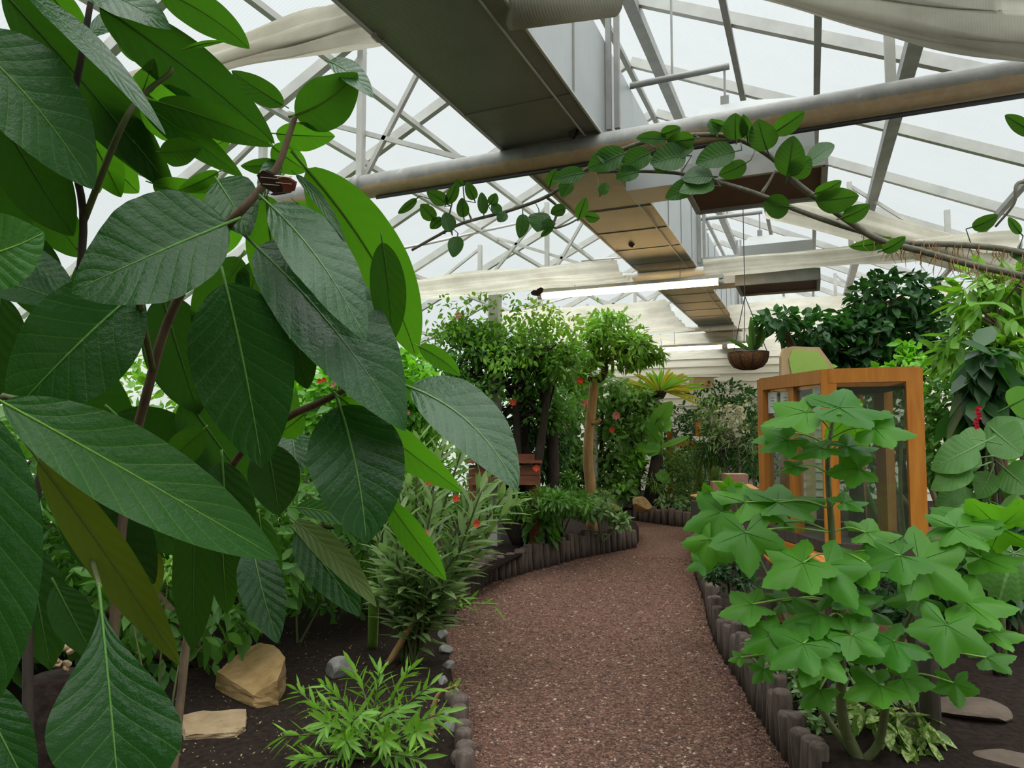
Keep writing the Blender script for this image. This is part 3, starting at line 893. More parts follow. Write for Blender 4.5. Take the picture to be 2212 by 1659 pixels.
right_edge = smoothpath([G(x, y) for x, y in ((1770, 1740), (1712, 1640), (1660, 1560), (1612, 1480), (1570, 1415), (1545, 1360), (1530, 1300), (1510, 1240), (1500, 1190))], 5)
bed(right_edge + [V3((0.6, 9.4, 0)), V3((3.3, 9.4, 0)), V3((3.3, 0.2, 0)), V3((1.2, 0.2, 0))], 0.2)

def logs(edge, label, h0, dia, hv=0.05, side=1):
    base = edge[0]
    t = thing('log_border', label, 'garden edging', base, 'upright log borders of the beds')
    # walk along the edge
    pts = []; acc = 0.0; need = 0.0
    for i in range(len(edge) - 1):
        a, b = edge[i], edge[i + 1]; l = (b - a).length; s = 0
        while acc + (l - s) >= need:
            s += need - acc; acc = 0; need = dia * rnd.uniform(0.85, 1.1)
            pts.append(a.lerp(b, s / l))
        acc += l - s
    pts = pts[:98]
    for p in pts:
        h = h0 + rnd.uniform(-hv, hv); r = dia * rnd.uniform(.42, .56)
        lean = V3((rnd.uniform(-.02, .02), rnd.uniform(-.02, .02), 0))
        q = [V3((p.x, p.y, -0.02)), V3((p.x, p.y, h * .5)) + lean * .5, V3((p.x, p.y, h - .012)) + lean, V3((p.x, p.y, h)) + lean]
        MB().tube(q, [r * 1.02, r, r * .97, r * .8], 9).build('log', M['log'], t, True)
    return t
logs(mid_edge, 'curved border of upright dark logs along the left bend of the path', 0.27, 0.105)
logs(back_edge, 'far border of upright logs closing the end of the path', 0.27, 0.13)
logs(right_edge, 'long border of upright dark logs right of the path', 0.26, 0.10)
near_low = smoothpath([G(x, y) for x, y in ((1006, 1700), (1000, 1640), (993, 1580), (985, 1530))], 5)
logs(near_low, 'short low log stubs at the near left edge of the path', 0.14, 0.09, 0.03)
post_mid = [G(972, 1350), G(962, 1340), G(955, 1330)]
logs(post_mid, 'two dark log stubs behind the narrow leaf shrub at the path corner', 0.22, 0.08, 0.03)

# loose gravel
def scatter_chips():
    N_ = 22000
    pts = []
    L_edge = sorted([(p.y * FW.y + p.x * FW.x, p) for p in near_out + mid_edge], key=lambda q: q[0])
    R_edge = sorted([(p.y * FW.y + p.x * FW.x, p) for p in right_edge], key=lambda q: q[0])
    def side(edge, d):
        return float(np.interp(d, [q[0] for q in edge], [q[1].dot(RT) for q in edge]))
    while len(pts) < N_:
        d = 2.9 + 5.6 * nr.random() ** 1.7
        xl, xr = side(L_edge, d) + .04, side(R_edge, d) - .05
        x = xl + (xr - xl) * nr.random()
        fwd = V3((FW.x, FW.y, 0)).normalized()
        pts.append(fwd * d + V3((RT.x, RT.y, 0)) * x)
    pts = np.array([tuple(p) for p in pts]); pts[:, 2] = 0.002
    O = np.array([[1, 0, 0], [-1, 0, 0], [0, 1, 0], [0, -1, 0], [0, 0, 1.], [0, 0, -1.]])
    s = 0.004 + 0.008 * nr.random(N_) ** 2
    ang = nr.random(N_) * 6.28
    sc = np.stack([s * (0.8 + nr.random(N_)), s * (0.7 + .5 * nr.random(N_)), s * (.4 + .5 * nr.random(N_))], 1)
    v = O[None] * sc[:, None, :]
    x = v[:, :, 0] * np.cos(ang)[:, None] - v[:, :, 1] * np.sin(ang)[:, None]
    y = v[:, :, 0] * np.sin(ang)[:, None] + v[:, :, 1] * np.cos(ang)[:, None]
    v = np.stack([x, y, v[:, :, 2]], 2) + pts[:, None, :]
    F = []
    T = [(0, 2, 4), (2, 1, 4), (1, 3, 4), (3, 0, 4), (2, 0, 5), (1, 2, 5), (3, 1, 5), (0, 3, 5)]
    for i in range(N_):
        F += [[i * 6 + k for k in q] for q in T]
    o = obj('gravel', v.reshape(-1, 3), F, M['chip'], None, False)
    tag(o, 'loose reddish brown gravel chips covering the path', 'gravel', kind='stuff')
scatter_chips()
def litter():
    n_ = 420
    p = np.zeros((n_, 3))
    k = 0
    while k < n_:
        px_, py_ = 380 + 580 * nr.random(), 1350 + 320 * nr.random()
        g_ = G(px_, py_, 0.085)
        p[k] = (g_.x, g_.y, 0.09); k += 1
    d = nr.normal(size=(n_, 3)); d[:, 2] *= .15
    m = nr.normal(size=(n_, 3)) * .3; m[:, 2] += 1
    V, F = leaves_arrays(p, d, m, 0.008 + 0.018 * nr.random(n_) ** 3, 0.009)
    o = obj('leaf_litter', V, F, M['fol_dry'], None, True)
    tag(o, 'scattered pale bits of dry litter on the dark soil', 'litter', kind='stuff')
litter()

# rocks
def rock(name, label, c, s, mat, seed, rot=0.0, flat=1.0, cat='rock', top=None):
    r_ = random.Random(seed)
    import bmesh
    bm = bmesh.new()
    bmesh.ops.create_icosphere(bm, subdivisions=3, radius=1.0)
    planes = []
    for k in range(9):
        u = V3((r_.gauss(0, 1), r_.gauss(0, 1), r_.gauss(0, .6))).normalized(); planes.append((u, r_.uniform(.55, .85)))
    if top: planes.append((V3(top).normalized(), 0.5))
    for v in bm.verts:
        for u, k in planes:
            q = v.co.dot(u)
            if q > k: v.co -= u * (q - k)
        v.co += v.co.normalized() * r_.uniform(-.02, .02)
    rm = Matrix.Rotation(rot, 3, 'Z')
    V_ = [rm @ V3((v.co.x * s[0], v.co.y * s[1], v.co.z * s[2] * flat)) + V3(c) for v in bm.verts]
    F = [[v.index for v in f.verts] for f in bm.faces]
    bm.free()
    o = obj(name, V_, F, M[mat], None, False)
    return tag(o, label, cat)
d_ = 4.1
def slab_rock(label, outline, zt, mat, zb=0.03, seed=1):
    """Angular stone: the outline seen in the photo, its own thickness, roughened."""
    import bmesh
    r_ = random.Random(seed)
    top = [G(x, y, z) for (x, y), z in zip(outline, zt)]
    c = sum(top, V3((0, 0, 0))) / len(top)
    bm = bmesh.new()
    tv = [bm.verts.new(p) for p in top]
    bv = [bm.verts.new(V3((c.x + (p.x - c.x) * 1.04, c.y + (p.y - c.y) * 1.04, zb))) for p in top]
    n_ = len(top)
    bm.faces.new(tv); bm.faces.new(list(reversed(bv)))
    for i in range(n_): bm.faces.new((tv[i], bv[i], bv[(i + 1) % n_], tv[(i + 1) % n_]))
    bmesh.ops.triangulate(bm, faces=bm.faces[:])
    bmesh.ops.subdivide_edges(bm, edges=bm.edges[:], cuts=4, use_grid_fill=True)
    bmesh.ops.recalc_face_normals(bm, faces=bm.faces[:])
    for v in bm.verts: v.co += V3((r_.uniform(-1, 1), r_.uniform(-1, 1), r_.uniform(-1, 1))) * .004
    V_ = [v.co.copy() for v in bm.verts]; F = [[v.index for v in f.verts] for f in bm.faces]
    bm.verts.index_update(); F = [[v.index for v in f.verts] for f in bm.faces]
    bm.free()
    return tag(obj('rock', V_, F, M[mat], None, False), label, 'rock')
slab_rock('big ochre angular rock lying on the dark soil between the leaves and the path', [(468, 1452), (512, 1414), (556, 1388), (592, 1394), (617, 1420), (600, 1470), (548, 1500)], [.16, .2, .24, .25, .24, .2, .14], 'rock', .07)
slab_rock('flat tan stone slab half buried in soil in front of the ochre rock', [(386, 1546), (440, 1536), (532, 1532), (530, 1568), (508, 1582), (400, 1586)], [.085] * 6, 'rock_tan', .05, 2)
rock('rock', 'small pale tan stone beside the hanging olive leaf', G(300, 1398, 0.12), (0.07, 0.06, 0.07), 'rock_tan', 8, 0.2)
rock('rock', 'small round pale stone left of the olive leaf, on the soil', G(292, 1332, 0.14), (0.07, 0.05, 0.06), 'rock_tan', 9, 0.2)
rock('rock', 'grey round stone behind the low narrow leaf plant', G(735, 1450, 0.1), (0.1, 0.08, 0.09), 'rock_grey', 15, 0.2)
rock('rock', 'ochre rock lying on the far log border at the end of the path', G(1385, 1090, 0.33), (0.2, 0.14, 0.13), 'rock', 12, 0.1)
rock('rock', 'small ochre rock at the left end of the far log border', G(1318, 1097, 0.31), (0.15, 0.1, 0.1), 'rock', 14, 0.5)
rock('rock', 'dim tan stone slab on the soil behind the grey post, bottom right', G(2085, 1530, 0.22), (0.2, 0.15, 0.05), 'rock_tan_shaded', 21, 0.2)
rock('rock', 'dim flat stone at the very bottom right edge on the soil', G(2170, 1640, 0.21), (0.15, 0.11, 0.04), 'rock_tan_shaded', 22, 0.2)
for k, (x, y) in enumerate(((975, 1405), (980, 1440), (968, 1372), (975, 1545), (985, 1575), (970, 1475))):
    o = rock('border_stone', 'small grey rounded stone in the row edging the near left bed', G(x - 12, y, 0.07), (0.055, 0.045, 0.04), 'rock_grey', 40 + k, k)
    o['group'] = 'grey stones edging the near left bed'
# pale pods heap at far left
for k in range(16):
    px_, py_ = 120 + rnd.uniform(-35, 40), 1418 + rnd.uniform(-25, 30)
    q = P(px_, py_, 1.9)
    o = rock('seed_pod', 'small pale tan dry pod in the heap seen between the left leaves', q, (0.011, 0.018, 0.01), 'rock_tan', 60 + k, rnd.random() * 3, cat='seed pod')
    o['group'] = 'dry pods heaped between the left leaves'
t_ = P(125, 1460, 1.9)
tag(MB().tube([V3((t_.x, t_.y, 0.05)), V3((t_.x, t_.y, t_.z + 0.0))], [0.06, 0.07], 12).build('wood_block', M['soil'], None, True), 'dark round wood block carrying the pale pods behind the left leaves', 'wood block')

# ================================================================== DISPLAY CABINET
def camxy(x, d, z):
    f = V3((FW.x, FW.y, 0)).normalized(); r = V3((RT.x, RT.y, 0))
    p = f * d + r * x
    return V3((p.x, p.y, z))
HX = [(1.58, 4.36), (1.67, 3.60), (2.06, 3.45), (2.24, 4.05), (2.10, 4.50), (1.83, 4.62)]
cz0, cz1 = 0.93, 1.895
ccx = sum(p[0] for p in HX) / 6; ccd = sum(p[1] for p in HX) / 6
cab = thing('display_cabinet', 'orange varnished six sided display cabinet with glass panes and paper cards', 'cabinet', camxy(ccx, ccd, cz0))
vs = [camxy(x, d, 0) for x, d in HX]
cen = camxy(ccx, ccd, 0)
def inset(p, k): return p + (cen - p).normalized() * k
for i, p in enumerate(vs):
    q = inset(p, 0.035)
    j_ = {2: 1}.get(i, i); e_ = vs[(j_ + 1) % 6] - vs[j_]; a = math.atan2(e_.y, e_.x)
    MB().box((q.x, q.y, (cz0 + cz1) / 2), (0.075, 0.065, cz1 - cz0), a).build('post', M['orange_wood'], cab)
def mid_post(i, k):
    q = inset(vs[i].lerp(vs[(i + 1) % 6], k), 0.03); d = vs[(i + 1) % 6] - vs[i]
    MB().box((q.x, q.y, (cz0 + cz1) / 2), (0.065, 0.05, cz1 - cz0), math.atan2(d.y, d.x)).build('post', M['orange_wood'], cab)
mid_post(0, 0.5); mid_post(3, 0.5)
for i in range(6):
    a, b = vs[i], vs[(i + 1) % 6]
    a2, b2 = inset(a, 0.028), inset(b, 0.028)
    for z, h in ((cz1 - 0.03, 0.075), (cz0 + 0.03, 0.06)):
        MB().beam((a2.x, a2.y, z), (b2.x, b2.y, z), 0.055, h).build('rail', M['orange_wood' if z > 1.5 else 'dark_wood'], cab)
    a3, b3 = inset(a, 0.04), inset(b, 0.04)
    mb = MB(); mb.beam((a3.x, a3.y, (cz0 + cz1) / 2), (b3.x, b3.y, (cz0 + cz1) / 2), 0.004, cz1 - cz0 - .1)
    mb.build('glass_pane', M['glass'], cab, label='clear glass pane')
for z, nm, m_ in ((cz1 - 0.1, 'ceiling_board', 'dark_wood'), (cz0 + 0.005, 'base_board', 'dark_wood')):
    mb = MB(); k = 0.05
    mb.add([inset(p, k) + V3((0, 0, z)) for p in vs] + [inset(p, k) + V3((0, 0, z + .012)) for p in vs],
           [tuple(range(6)), tuple(range(6, 12))] + [(i, (i + 1) % 6, 6 + (i + 1) % 6, 6 + i) for i in range(6)])
    mb.build(nm, M[m_], cab)
# cards inside the glass, with a few printed strokes
for k, hz in ((0.16, 0.15), (0.36, 0.155), (0.82, 0.15)):
    p = inset(vs[0].lerp(vs[1], 1 - k if False else k), 0.02)
    d = (vs[1] - vs[0]).normalized(); nrm_ = V3((d.y, -d.x, 0))
    if nrm_.dot(EYE - p) < 0: nrm_ = -nrm_
    p = vs[0].lerp(vs[1], k) + nrm_ * 0.004 - nrm_ * 0.03
    zc = cz1 - hz
    cd = MB().box((p.x, p.y, zc), (0.11, 0.004, 0.13), math.atan2(d.y, d.x)).build('paper_card', M['paper'], cab, label='white paper card')
    mb = MB()
    for q in range(4):
        mb.box(V3((p.x, p.y, zc + .03 - .018 * q)) + nrm_ * .0025 , (0.045 - 0.006 * (q % 3), 0.001, 0.004), math.atan2(d.y, d.x))
    mb.build('print', M['ink'], cd)
# specimens pillar inside the cabinet
tb = thing('cabinet_table', 'dark legged rough table with orange rims carrying the display cabinet', 'table', camxy(ccx, ccd, 0))
mb = MB(); big = [p + (p - cen).normalized() * 0.06 for p in vs]
mb.add([p + V3((0, 0, cz0 - .055)) for p in big] + [p + V3((0, 0, cz0 - .005)) for p in big], [tuple(reversed(range(6))), tuple(range(6, 12))] + [(i, (i + 1) % 6, 6 + (i + 1) % 6, 6 + i) for i in range(6)])
mb.build('table_top', M['orange_wood'], tb)
for i in (0, 1, 2, 4):
    q = inset(vs[i], 0.06); MB().box((q.x, q.y, (cz0 - .055 + .15) / 2), (0.075, 0.075, cz0 - .055 - .15 + .15), 0.4).build('leg', M['dark_wood'], tb)
mb = MB(); mb.add([inset(p, .03) + V3((0, 0, .42)) for p in vs] + [inset(p, .03) + V3((0, 0, .45)) for p in vs], [tuple(reversed(range(6))), tuple(range(6, 12))] + [(i, (i + 1) % 6, 6 + (i + 1) % 6, 6 + i) for i in range(6)])
mb.build('shelf', M['red_wood'], tb)
inner = inset(vs[3], 0.2)
tag(MB().tube([V3((inner.x, inner.y, cz0 + .02)), V3((inner.x, inner.y, cz0 + .4)), V3((inner.x - .02, inner.y, cz1 - .12))], [.055, .035, .04], 10).build('bark_post', M['bark_dark'], None, True), 'dark brown upright bark post standing inside the glass cabinet', 'post')
# two curved orange wood pieces on the table edge
def wedge(name, label, a, b, d, wpx, mat):
    V, f, U, _ = px_leaf(a, b, wpx, d, up=25, shape=(.5, .5), fold=0, wave=0, stalk=0.02)
    o = obj(name, V, f, M[mat], None, True)
    sm = o.modifiers.new('thickness', 'SOLIDIFY'); sm.thickness = 0.03
    return tag(o, label, 'wood piece')
wedge('wood_slice', 'curved orange wood slice sticking out left under the cabinet', (1648, 1180), (1698, 1222), 3.75, 30, 'orange_wood')
wedge('wood_slice', 'round ended orange brown wood slice lying beneath the cabinet front', (1752, 1200), (1806, 1240), 3.58, 36, 'orange_wood')

# grey wooden post, right
def post(name, label, x, y, d, top_y, r, mat):
    p = P(x, y, d); t_ = P(x, top_y, d)
    mb = MB(); mb.tube([V3((p.x, p.y, 0.1)), V3((p.x, p.y, t_.z - .01)), V3((p.x, p.y, t_.z))], [r, r, r * .85], 10)
    return tag(mb.build(name, M[mat], None, True), label, 'post')
post('wooden_post', 'dark grey wooden post behind the lobed leaf plant, bottom right', 2012, 1600, 3.0, 1390, 0.042, 'dark_wood')
post('wooden_post', 'brown grey post below the left end of the cabinet', 1668, 1290, 4.2, 1215, 0.035, 'dark_wood')
post('thin_post', 'slim grey post between the dark bush trunks, mid distance', 1204, 980, 8.9, 895, 0.022, 'grey_steel')

# ================================================================== HANGING BASKET
bd = 6.3
bc = P(1616, 762, bd)
hb = thing('hanging_basket', 'brown coir lined hanging basket with an orchid, in front of the back wall', 'hanging basket', bc)
rb, hb_ = px2m(42, bd), px2m(36, bd)
mb = MB(); prof = [(1.0, 0), (.98, -.25), (.9, -.55), (.7, -.85), (.35, -1.0), (0.02, -1.02)]
vv = []; ff = []; ns = 36
for (r, z) in prof:
    for k in range(ns):
        a = 2 * PI * k / ns; rr_ = rb * r * (1 + 0.045 * abs(math.sin(a * 5)))
        vv.append(bc + V3((rr_ * math.cos(a), rr_ * math.sin(a), z * hb_)))
for i in range(len(prof) - 1):
    for k in range(ns): ff.append((i * ns + k, i * ns + (k + 1) % ns, (i + 1) * ns + (k + 1) % ns, (i + 1) * ns + k))
obj('coir_liner', vv, ff, M['coir'], hb, True)
for k in range(10):
    a = 2 * PI * k / 10
    MB().tube([bc + V3((rb * r * 1.012 * math.cos(a), rb * r * 1.012 * math.sin(a), z * hb_ * 1.01)) for r, z in prof], 0.004, 5).build('wire_rib', M['black_metal'], hb, True)
MB().tube([bc + V3((rb * 1.01 * math.cos(2 * PI * k / 24), rb * 1.01 * math.sin(2 * PI * k / 24), 0)) for k in range(25)], 0.006, 6).build('rim_ring', M['black_metal'], hb, True)
mb = MB(); mb.tube([bc + V3((0, 0, -.03)), bc + V3((0, 0, -.012))], rb * .95, 24); mb.build('soil', M['soil'], hb, True)
hook = P(1609, 640, bd)
for k in range(3):
    a = 2 * PI * k / 3 + .4
    MB().tube([bc + V3((rb * math.cos(a), rb * math.sin(a), 0)), hook], 0.004, 5).build('chain', M['black_metal'], hb)
MB().tube([hook, V3((hook.x, hook.y, roofz(hook.x) - .12))], 0.004, 5).build('hook_wire', M['black_metal'], hb)
for (a, b, wpx) in (((1628, 760), (1622, 685), 14), ((1630, 758), (1660, 702), 15), ((1626, 762), (1612, 722), 10), ((1633, 758), (1640, 722), 11), ((1624, 758), (1570, 730), 9), ((1630, 755), (1650, 690), 10)):
    V, f, U, _ = px_leaf(a, b, wpx, bd, up=rnd.choice((-25, 20)), stalk=.02)
    obj('orchid_leaf', V, f, M['round'], hb, True, U)

# ================================================================== MID-GROUND PLANTS
gz = 0.2
def gb(px, d, z=0.2):
    p = P(px, 1000, d); return V3((p.x, p.y, z - 0.02))
def petals(parent, c, r, mat, n=8, name='flower'):
    c = np.array(c); k = n; r = r * .72
    a = np.linspace(0, 2 * PI, k, endpoint=False)
    view = (EYE - V3(c)).normalized(); s = view.cross(V3((0, 0, 1))).normalized(); u = s.cross(view)
    D = np.array([tuple(s * math.cos(x) + u * math.sin(x) + view * .35) for x in a])
    V, F = leaves_arrays(np.repeat(c[None], k, 0), D, np.repeat(np.array([tuple(view)]), k, 0) + .2 * nr.normal(size=(k, 3)), r, r * .9)
    return obj(name, V, F, M[mat], parent, True)

# 1 big bush left of the tree
big = plant('flowering_bush', 'large bushy tree with small leaves under the lamp, dark trunk', 'tree', gb(1125, 8.0),
      [E(1110, 780, 8.0, 120, 75, 1500), E(1010, 750, 8.0, 90, 70, 900), E(1190, 780, 7.8, 75, 85, 900), E(1060, 850, 8.1, 120, 60, 900), E(1180, 860, 8.2, 70, 80, 600), E(980, 830, 8.0, 70, 60, 450)],
      .075, .042, 'fol_mid', 'bark_dark', .07, 26)
foliage('foliage', [(tuple(c), r, n) for c, r, n in [E(1110, 715, 7.8, 150, 50, 800), E(1010, 725, 7.7, 90, 45, 420), E(1200, 750, 7.6, 60, 60, 300), E(1110, 760, 7.3, 60, 60, 200), E(1080, 675, 7.8, 150, 28, 140)] + [E(x, y, 7.8, 14, 34, 14) for x, y in ((960, 660), (1000, 655), (1040, 640), (1075, 660), (1110, 650), (1140, 665), (1170, 675), (1200, 690), (935, 690), (1042, 625))]], .068, .04, M['fol_light'], big, upw=.5)
for x, y, m_ in ((1253, 821, 'petal_red'), (1108, 868, 'petal_red'), (1158, 1010, 'petal_red'), (990, 680, 'petal_pink')):
    petals(big, P(x, y, 7.6), .06, m_)
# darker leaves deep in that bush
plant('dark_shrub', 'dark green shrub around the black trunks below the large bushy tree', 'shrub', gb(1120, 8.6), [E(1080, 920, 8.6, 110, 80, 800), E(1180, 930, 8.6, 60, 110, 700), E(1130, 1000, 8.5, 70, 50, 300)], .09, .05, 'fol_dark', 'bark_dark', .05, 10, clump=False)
# 2 tree with tan trunk
tt = thing('pruned_tree', 'slender tree with a tan trunk, a pruned fork and a feathery pale crown', 'tree', gb(1278, 9.0))
tp = [gb(1278, 9.0)] + [P(x, y, 9.0) for x, y in ((1276, 1060), (1270, 990), (1273, 930), (1278, 880), (1283, 835), (1286, 818))]
tr_ = MB(); tr_.tube(smoothpath(tp, 4), [.075 - .025 * i / (len(tp) * 4) for i in range(len(smoothpath(tp, 4)))], 10)
trunk = tr_.build('trunk', M['bark_tan'], tt, True)
MB().tube(smoothpath([P(1288, 822, 9.0), P(1300, 815, 9.0), P(1306, 800, 9.0), P(1301, 783, 9.0)], 4), [.05] * 5 + [.045] * 4 + [.05] * 4, 9).build('fork', M['bark_dark'], tt, True)
MB().tube([P(1285, 822, 9.0), P(1270, 818, 9.0)], .04, 8).build('fork', M['bark_dark'], tt, True)
MB().tube(smoothpath([P(1278, 915, 8.95), P(1290, 912, 8.93), P(1297, 905, 8.92)], 3), .025, 8).build('knot', M['bark_tan'], tt, True)
fo, PT = foliage('foliage', [(tuple(c), r, n) for c, r, n in (E(1290, 672, 8.9, 12, 22, 10), E(1380, 690, 8.9, 12, 22, 10), E(1345, 690, 8.9, 12, 22, 10), E(1405, 775, 8.9, 30, 40, 260), E(1250, 810, 8.8, 35, 45, 260), E(1320, 740, 8.9, 85, 55, 900), E(1250, 770, 8.9, 50, 60, 500), E(1370, 755, 8.9, 50, 35, 350), E(1310, 690, 8.9, 60, 22, 160), E(1270, 730, 8.9, 60, 40, 350))], .1, .045, M['fol_light'], tt)
mb = MB()
for q in range(26):
    tgt = V3(PT[rnd.randrange(len(PT))]); s0 = P(1303, 790, 9.0)
    mb.tube(smoothpath([s0, s0.lerp(tgt, .5) + V3((0, 0, .1)), tgt], 3), .008, 5, False)
mb.build('branches', M['stem_br'], tt, True)
# 3 hibiscus mass behind the tree
hib = plant('hibiscus_bush', 'dense green hibiscus bush with red and salmon flowers behind the tan trunk', 'shrub', gb(1270, 12.2), [E(1230, 900, 12.0, 80, 90, 1200), E(1350, 900, 12.2, 80, 70, 900), E(1230, 1000, 11.9, 60, 70, 700), E(1330, 1000, 12.2, 70, 80, 900), E(1300, 850, 12.2, 110, 40, 600)], .125, .075, 'fol_fresh', 'bark_dark', .05, 10)
for x, y, m_, r in ((1262, 868, 'petal_pink', .09), (1268, 878, 'petal_pink', .07), (1331, 897, 'petal_pink', .08), (1229, 912, 'petal_pink', .07), (1222, 923, 'petal_pink', .05), (1322, 928, 'petal_red', .06), (1276, 1033, 'petal_red', .06)):
    petals(hib, P(x, y, 11.0), r * 1.25, m_)
plant('broad_leaf_bush', 'blue green broad leaved bush right of the tan trunk', 'shrub', gb(1380, 12.6), [E(1390, 890, 12.6, 70, 50, 420), E(1380, 960, 12.6, 60, 70, 420), E(1330, 1060, 11.9, 50, 25, 140)], .17, .11, 'fol_grey', 'bark_dark', .04, 6)
plant('lime_shrub', 'small bright lime shrub left of the dark stump', 'shrub', gb(1345, 11.9), [E(1355, 985, 11.9, 38, 30, 160), E(1345, 1050, 11.8, 30, 25, 60)], .13, .06, 'fol_lime', 'stem', .015, 4)
# dark stump and banana-like plant
p0, p1 = P(1406, 1085, 12.0), P(1420, 985, 12.0)
tag(MB().tube([V3((p0.x, p0.y, .15)), p0.lerp(p1, .4), p1, p1 + V3((0, 0, .02))], [.16, .13, .10, .07], 10).build('tree_stump', M['bark_dark'], None, True), 'tall thin black tree stump at the end of the path', 'tree stump')
bn = thing('banana_plant', 'young banana like plant with big bright green leaves behind the black stump', 'plant', gb(1432, 12.15))
MB().tube(smoothpath([gb(1430, 12.15), P(1425, 1010, 12.15), P(1430, 950, 12.15), P(1424, 900, 12.15)], 4), [.05 - .003 * i for i in range(13)], 8).build('stem', M['stem_lime'], bn, True)
for a, b, wpx, up in (((1407, 925), (1452, 868), 38, -15), ((1415, 930), (1368, 912), 26, 30), ((1428, 925), (1448, 905), 34, 25), ((1424, 958), (1392, 915), 34, -20), ((1424, 965), (1365, 968), 26, 35), ((1428, 965), (1490, 942), 12, 40), ((1418, 1018), (1447, 1042), 24, 20), ((1420, 955), (1400, 985), 30, 10)):
    V, f, U, _ = px_leaf(a, b, wpx, 11.9, up=up, shape=(.5, .7), stalk=.1)
    obj('leaf', V, f, M['banana'], bn, True, U)
# fern in dark pot
fp = thing('potted_fern', 'yellow green strap leaved fern in a dark hanging pot before the white wall', 'fern', P(1425, 862, 12.3))
pc = P(1425, 850, 12.3)
MB().tube([pc + V3((0, 0, -.09)), pc + V3((0, 0, .0)), pc + V3((0, 0, .06))], [.07, .12, .12], 14).build('pot', M['bark_dark'], fp, True)
MB().tube([pc + V3((.1, 0, .05)), pc + V3((.02, 0, 1.2))], .004, 5).build('wire', M['black_metal'], fp)
for k in range(48):
    an = R_(rnd.uniform(5, 175) if k % 4 else rnd.uniform(-30, 210)); ll = rnd.uniform(42, 78)
    a_ = (1425 + 12 * math.cos(an), 846 - 4 * abs(math.sin(an)))
    b_ = (a_[0] + ll * math.cos(an) * 1.25, a_[1] - ll * math.sin(an) * .72 + 8)
    V, f, U, _ = px_leaf(a_, b_, rnd.uniform(3.6, 6), 12.2 + rnd.uniform(-.3, .3), up=rnd.choice((-20, 15, 25)), bend=rnd.uniform(2, 9) * (-1 if math.cos(an) > 0 else 1), shape=(.6, .5), stalk=.02, nu=14, nv=5)
    obj('frond', V, f, M['fol_yellow' if k % 3 else 'fol_lime'], fp, True, U)
# ferny bed, reeds, white blossom
plant('feathery_fern', 'soft feathery pale green fern mass beyond the stump', 'fern', gb(1480, 12.3), [E(1480, 1000, 12.2, 75, 45, 2200), E(1450, 1050, 11.9, 60, 30, 1000), E(1530, 1040, 12.2, 60, 35, 1000)], .11, .018, 'fol_fern', 'stem', .012, 8, droop=.0)
wb = plant('blossom_bush', 'bush with clusters of creamy white blossom left of the cabinet', 'shrub', gb(1590, 11.0), [E(1590, 930, 11.0, 60, 80, 500), E(1540, 900, 11.4, 60, 60, 400)], .1, .03, 'fol_grey', 'stem_br', .03, 20)
foliage('blossom', [(tuple(P(x, y, 10.6)), (px2m(17, 10.6),) * 3, 40) for x, y in ((1565, 885), (1590, 900), (1605, 880), (1600, 925), (1575, 910))], .06, .05, M['fol_white'], wb)
plant('reed_clump', 'dark grass like reeds beside the left cabinet post', 'plant', gb(1630, 11.2), [E(1625, 900, 11.2, 35, 50, 260), E(1610, 970, 11.2, 40, 60, 320), E(1540, 970, 11.4, 40, 50, 300)], .3, .02, 'fol_dark', 'stem', .015, 4, droop=.3)
plant('back_hedge', 'dark mixed greenery along the foot of the boarded back wall', 'hedge', gb(1540, 13.6), [E(1450, 930, 13.6, 90, 60, 600), E(1560, 930, 13.6, 90, 80, 700), E(1640, 960, 13.6, 60, 90, 500), E(1560, 850, 13.8, 70, 25, 260)], .13, .06, 'fol_dark', 'bark_dark', .03, 8, clump=False)
plant('small_round_bush', 'small glossy round bush on soil left of the cabinet post', 'shrub', gb(1610, 11.5), [E(1610, 1000, 11.5, 32, 24, 130)], .13, .07, 'fol_mid', 'stem', .015, 4)
plant('rock_plant', 'low silvery ground plant trailing over the far log border', 'plant', gb(1450, 11.6), [E(1450, 1082, 11.5, 40, 8, 120), E(1485, 1088, 11.5, 35, 9, 110)], .1, .05, 'fol_grey', 'stem', .01, 4)
# sign tables and boards beyond
t = thing('sign_table', 'small table with a white slanted sign board far behind the path end', 'sign', gb(1540, 12.6, 0.2))
c_ = P(1522, 950, 12.6)
MB().box(c_, (.36, .3, .02), .3, axes=(RT, V3((FW.x, FW.y, .35)).normalized(), V3((-FW.x * .35, -FW.y * .35, 1)).normalized())).build('sign_board', M['white_board'], t)
for dx_ in (-.1, .14):
    q = c_ + RT * dx_; MB().box((q.x, q.y, (.15 + c_.z) / 2), (.05, .05, c_.z - .15)).build('leg', M['orange_wood'], t)
t = thing('wooden_rail', 'orange wooden rail and post beyond the banana like plant', 'rail', gb(1450, 13.0, 0.2))
for px_ in (1446, 1508):
    q = P(px_, 900, 13.0); MB().box((q.x, q.y, .8), (.09, .09, 1.4 if px_ == 1446 else 1.75)).build('post', M['orange_wood'], t)
MB().beam(P(1430, 958, 13.0), P(1510, 958, 13.0), .05, .1).build('rail', M['orange_wood'], t)
t = thing('tan_box', 'tan box with a white lid in front of the boarded back wall', 'box', P(1515, 828, 13.8))
MB().box(P(1515, 825, 13.8), (.42, .3, .26), YAW).build('box_body', M['tan_board'], t); MB().box(P(1515, 813, 13.8), (.62, .4, .05), YAW).build('lid', M['white_board'], t)
for s in (-.15, .15):
    q = P(1515, 830, 13.8) + RT * s; MB().box((q.x, q.y, 1.0), (.05, .05, 1.9)).build('leg', M['tan_board'], t)
t = thing('leaf_panel', 'rounded green picture panel with a brown edge above the cabinet', 'panel', P(1750, 810, 5.8))
pts = [(1688, 820), (1688, 770), (1694, 752), (1712, 748), (1770, 750), (1800, 790), (1805, 820)]
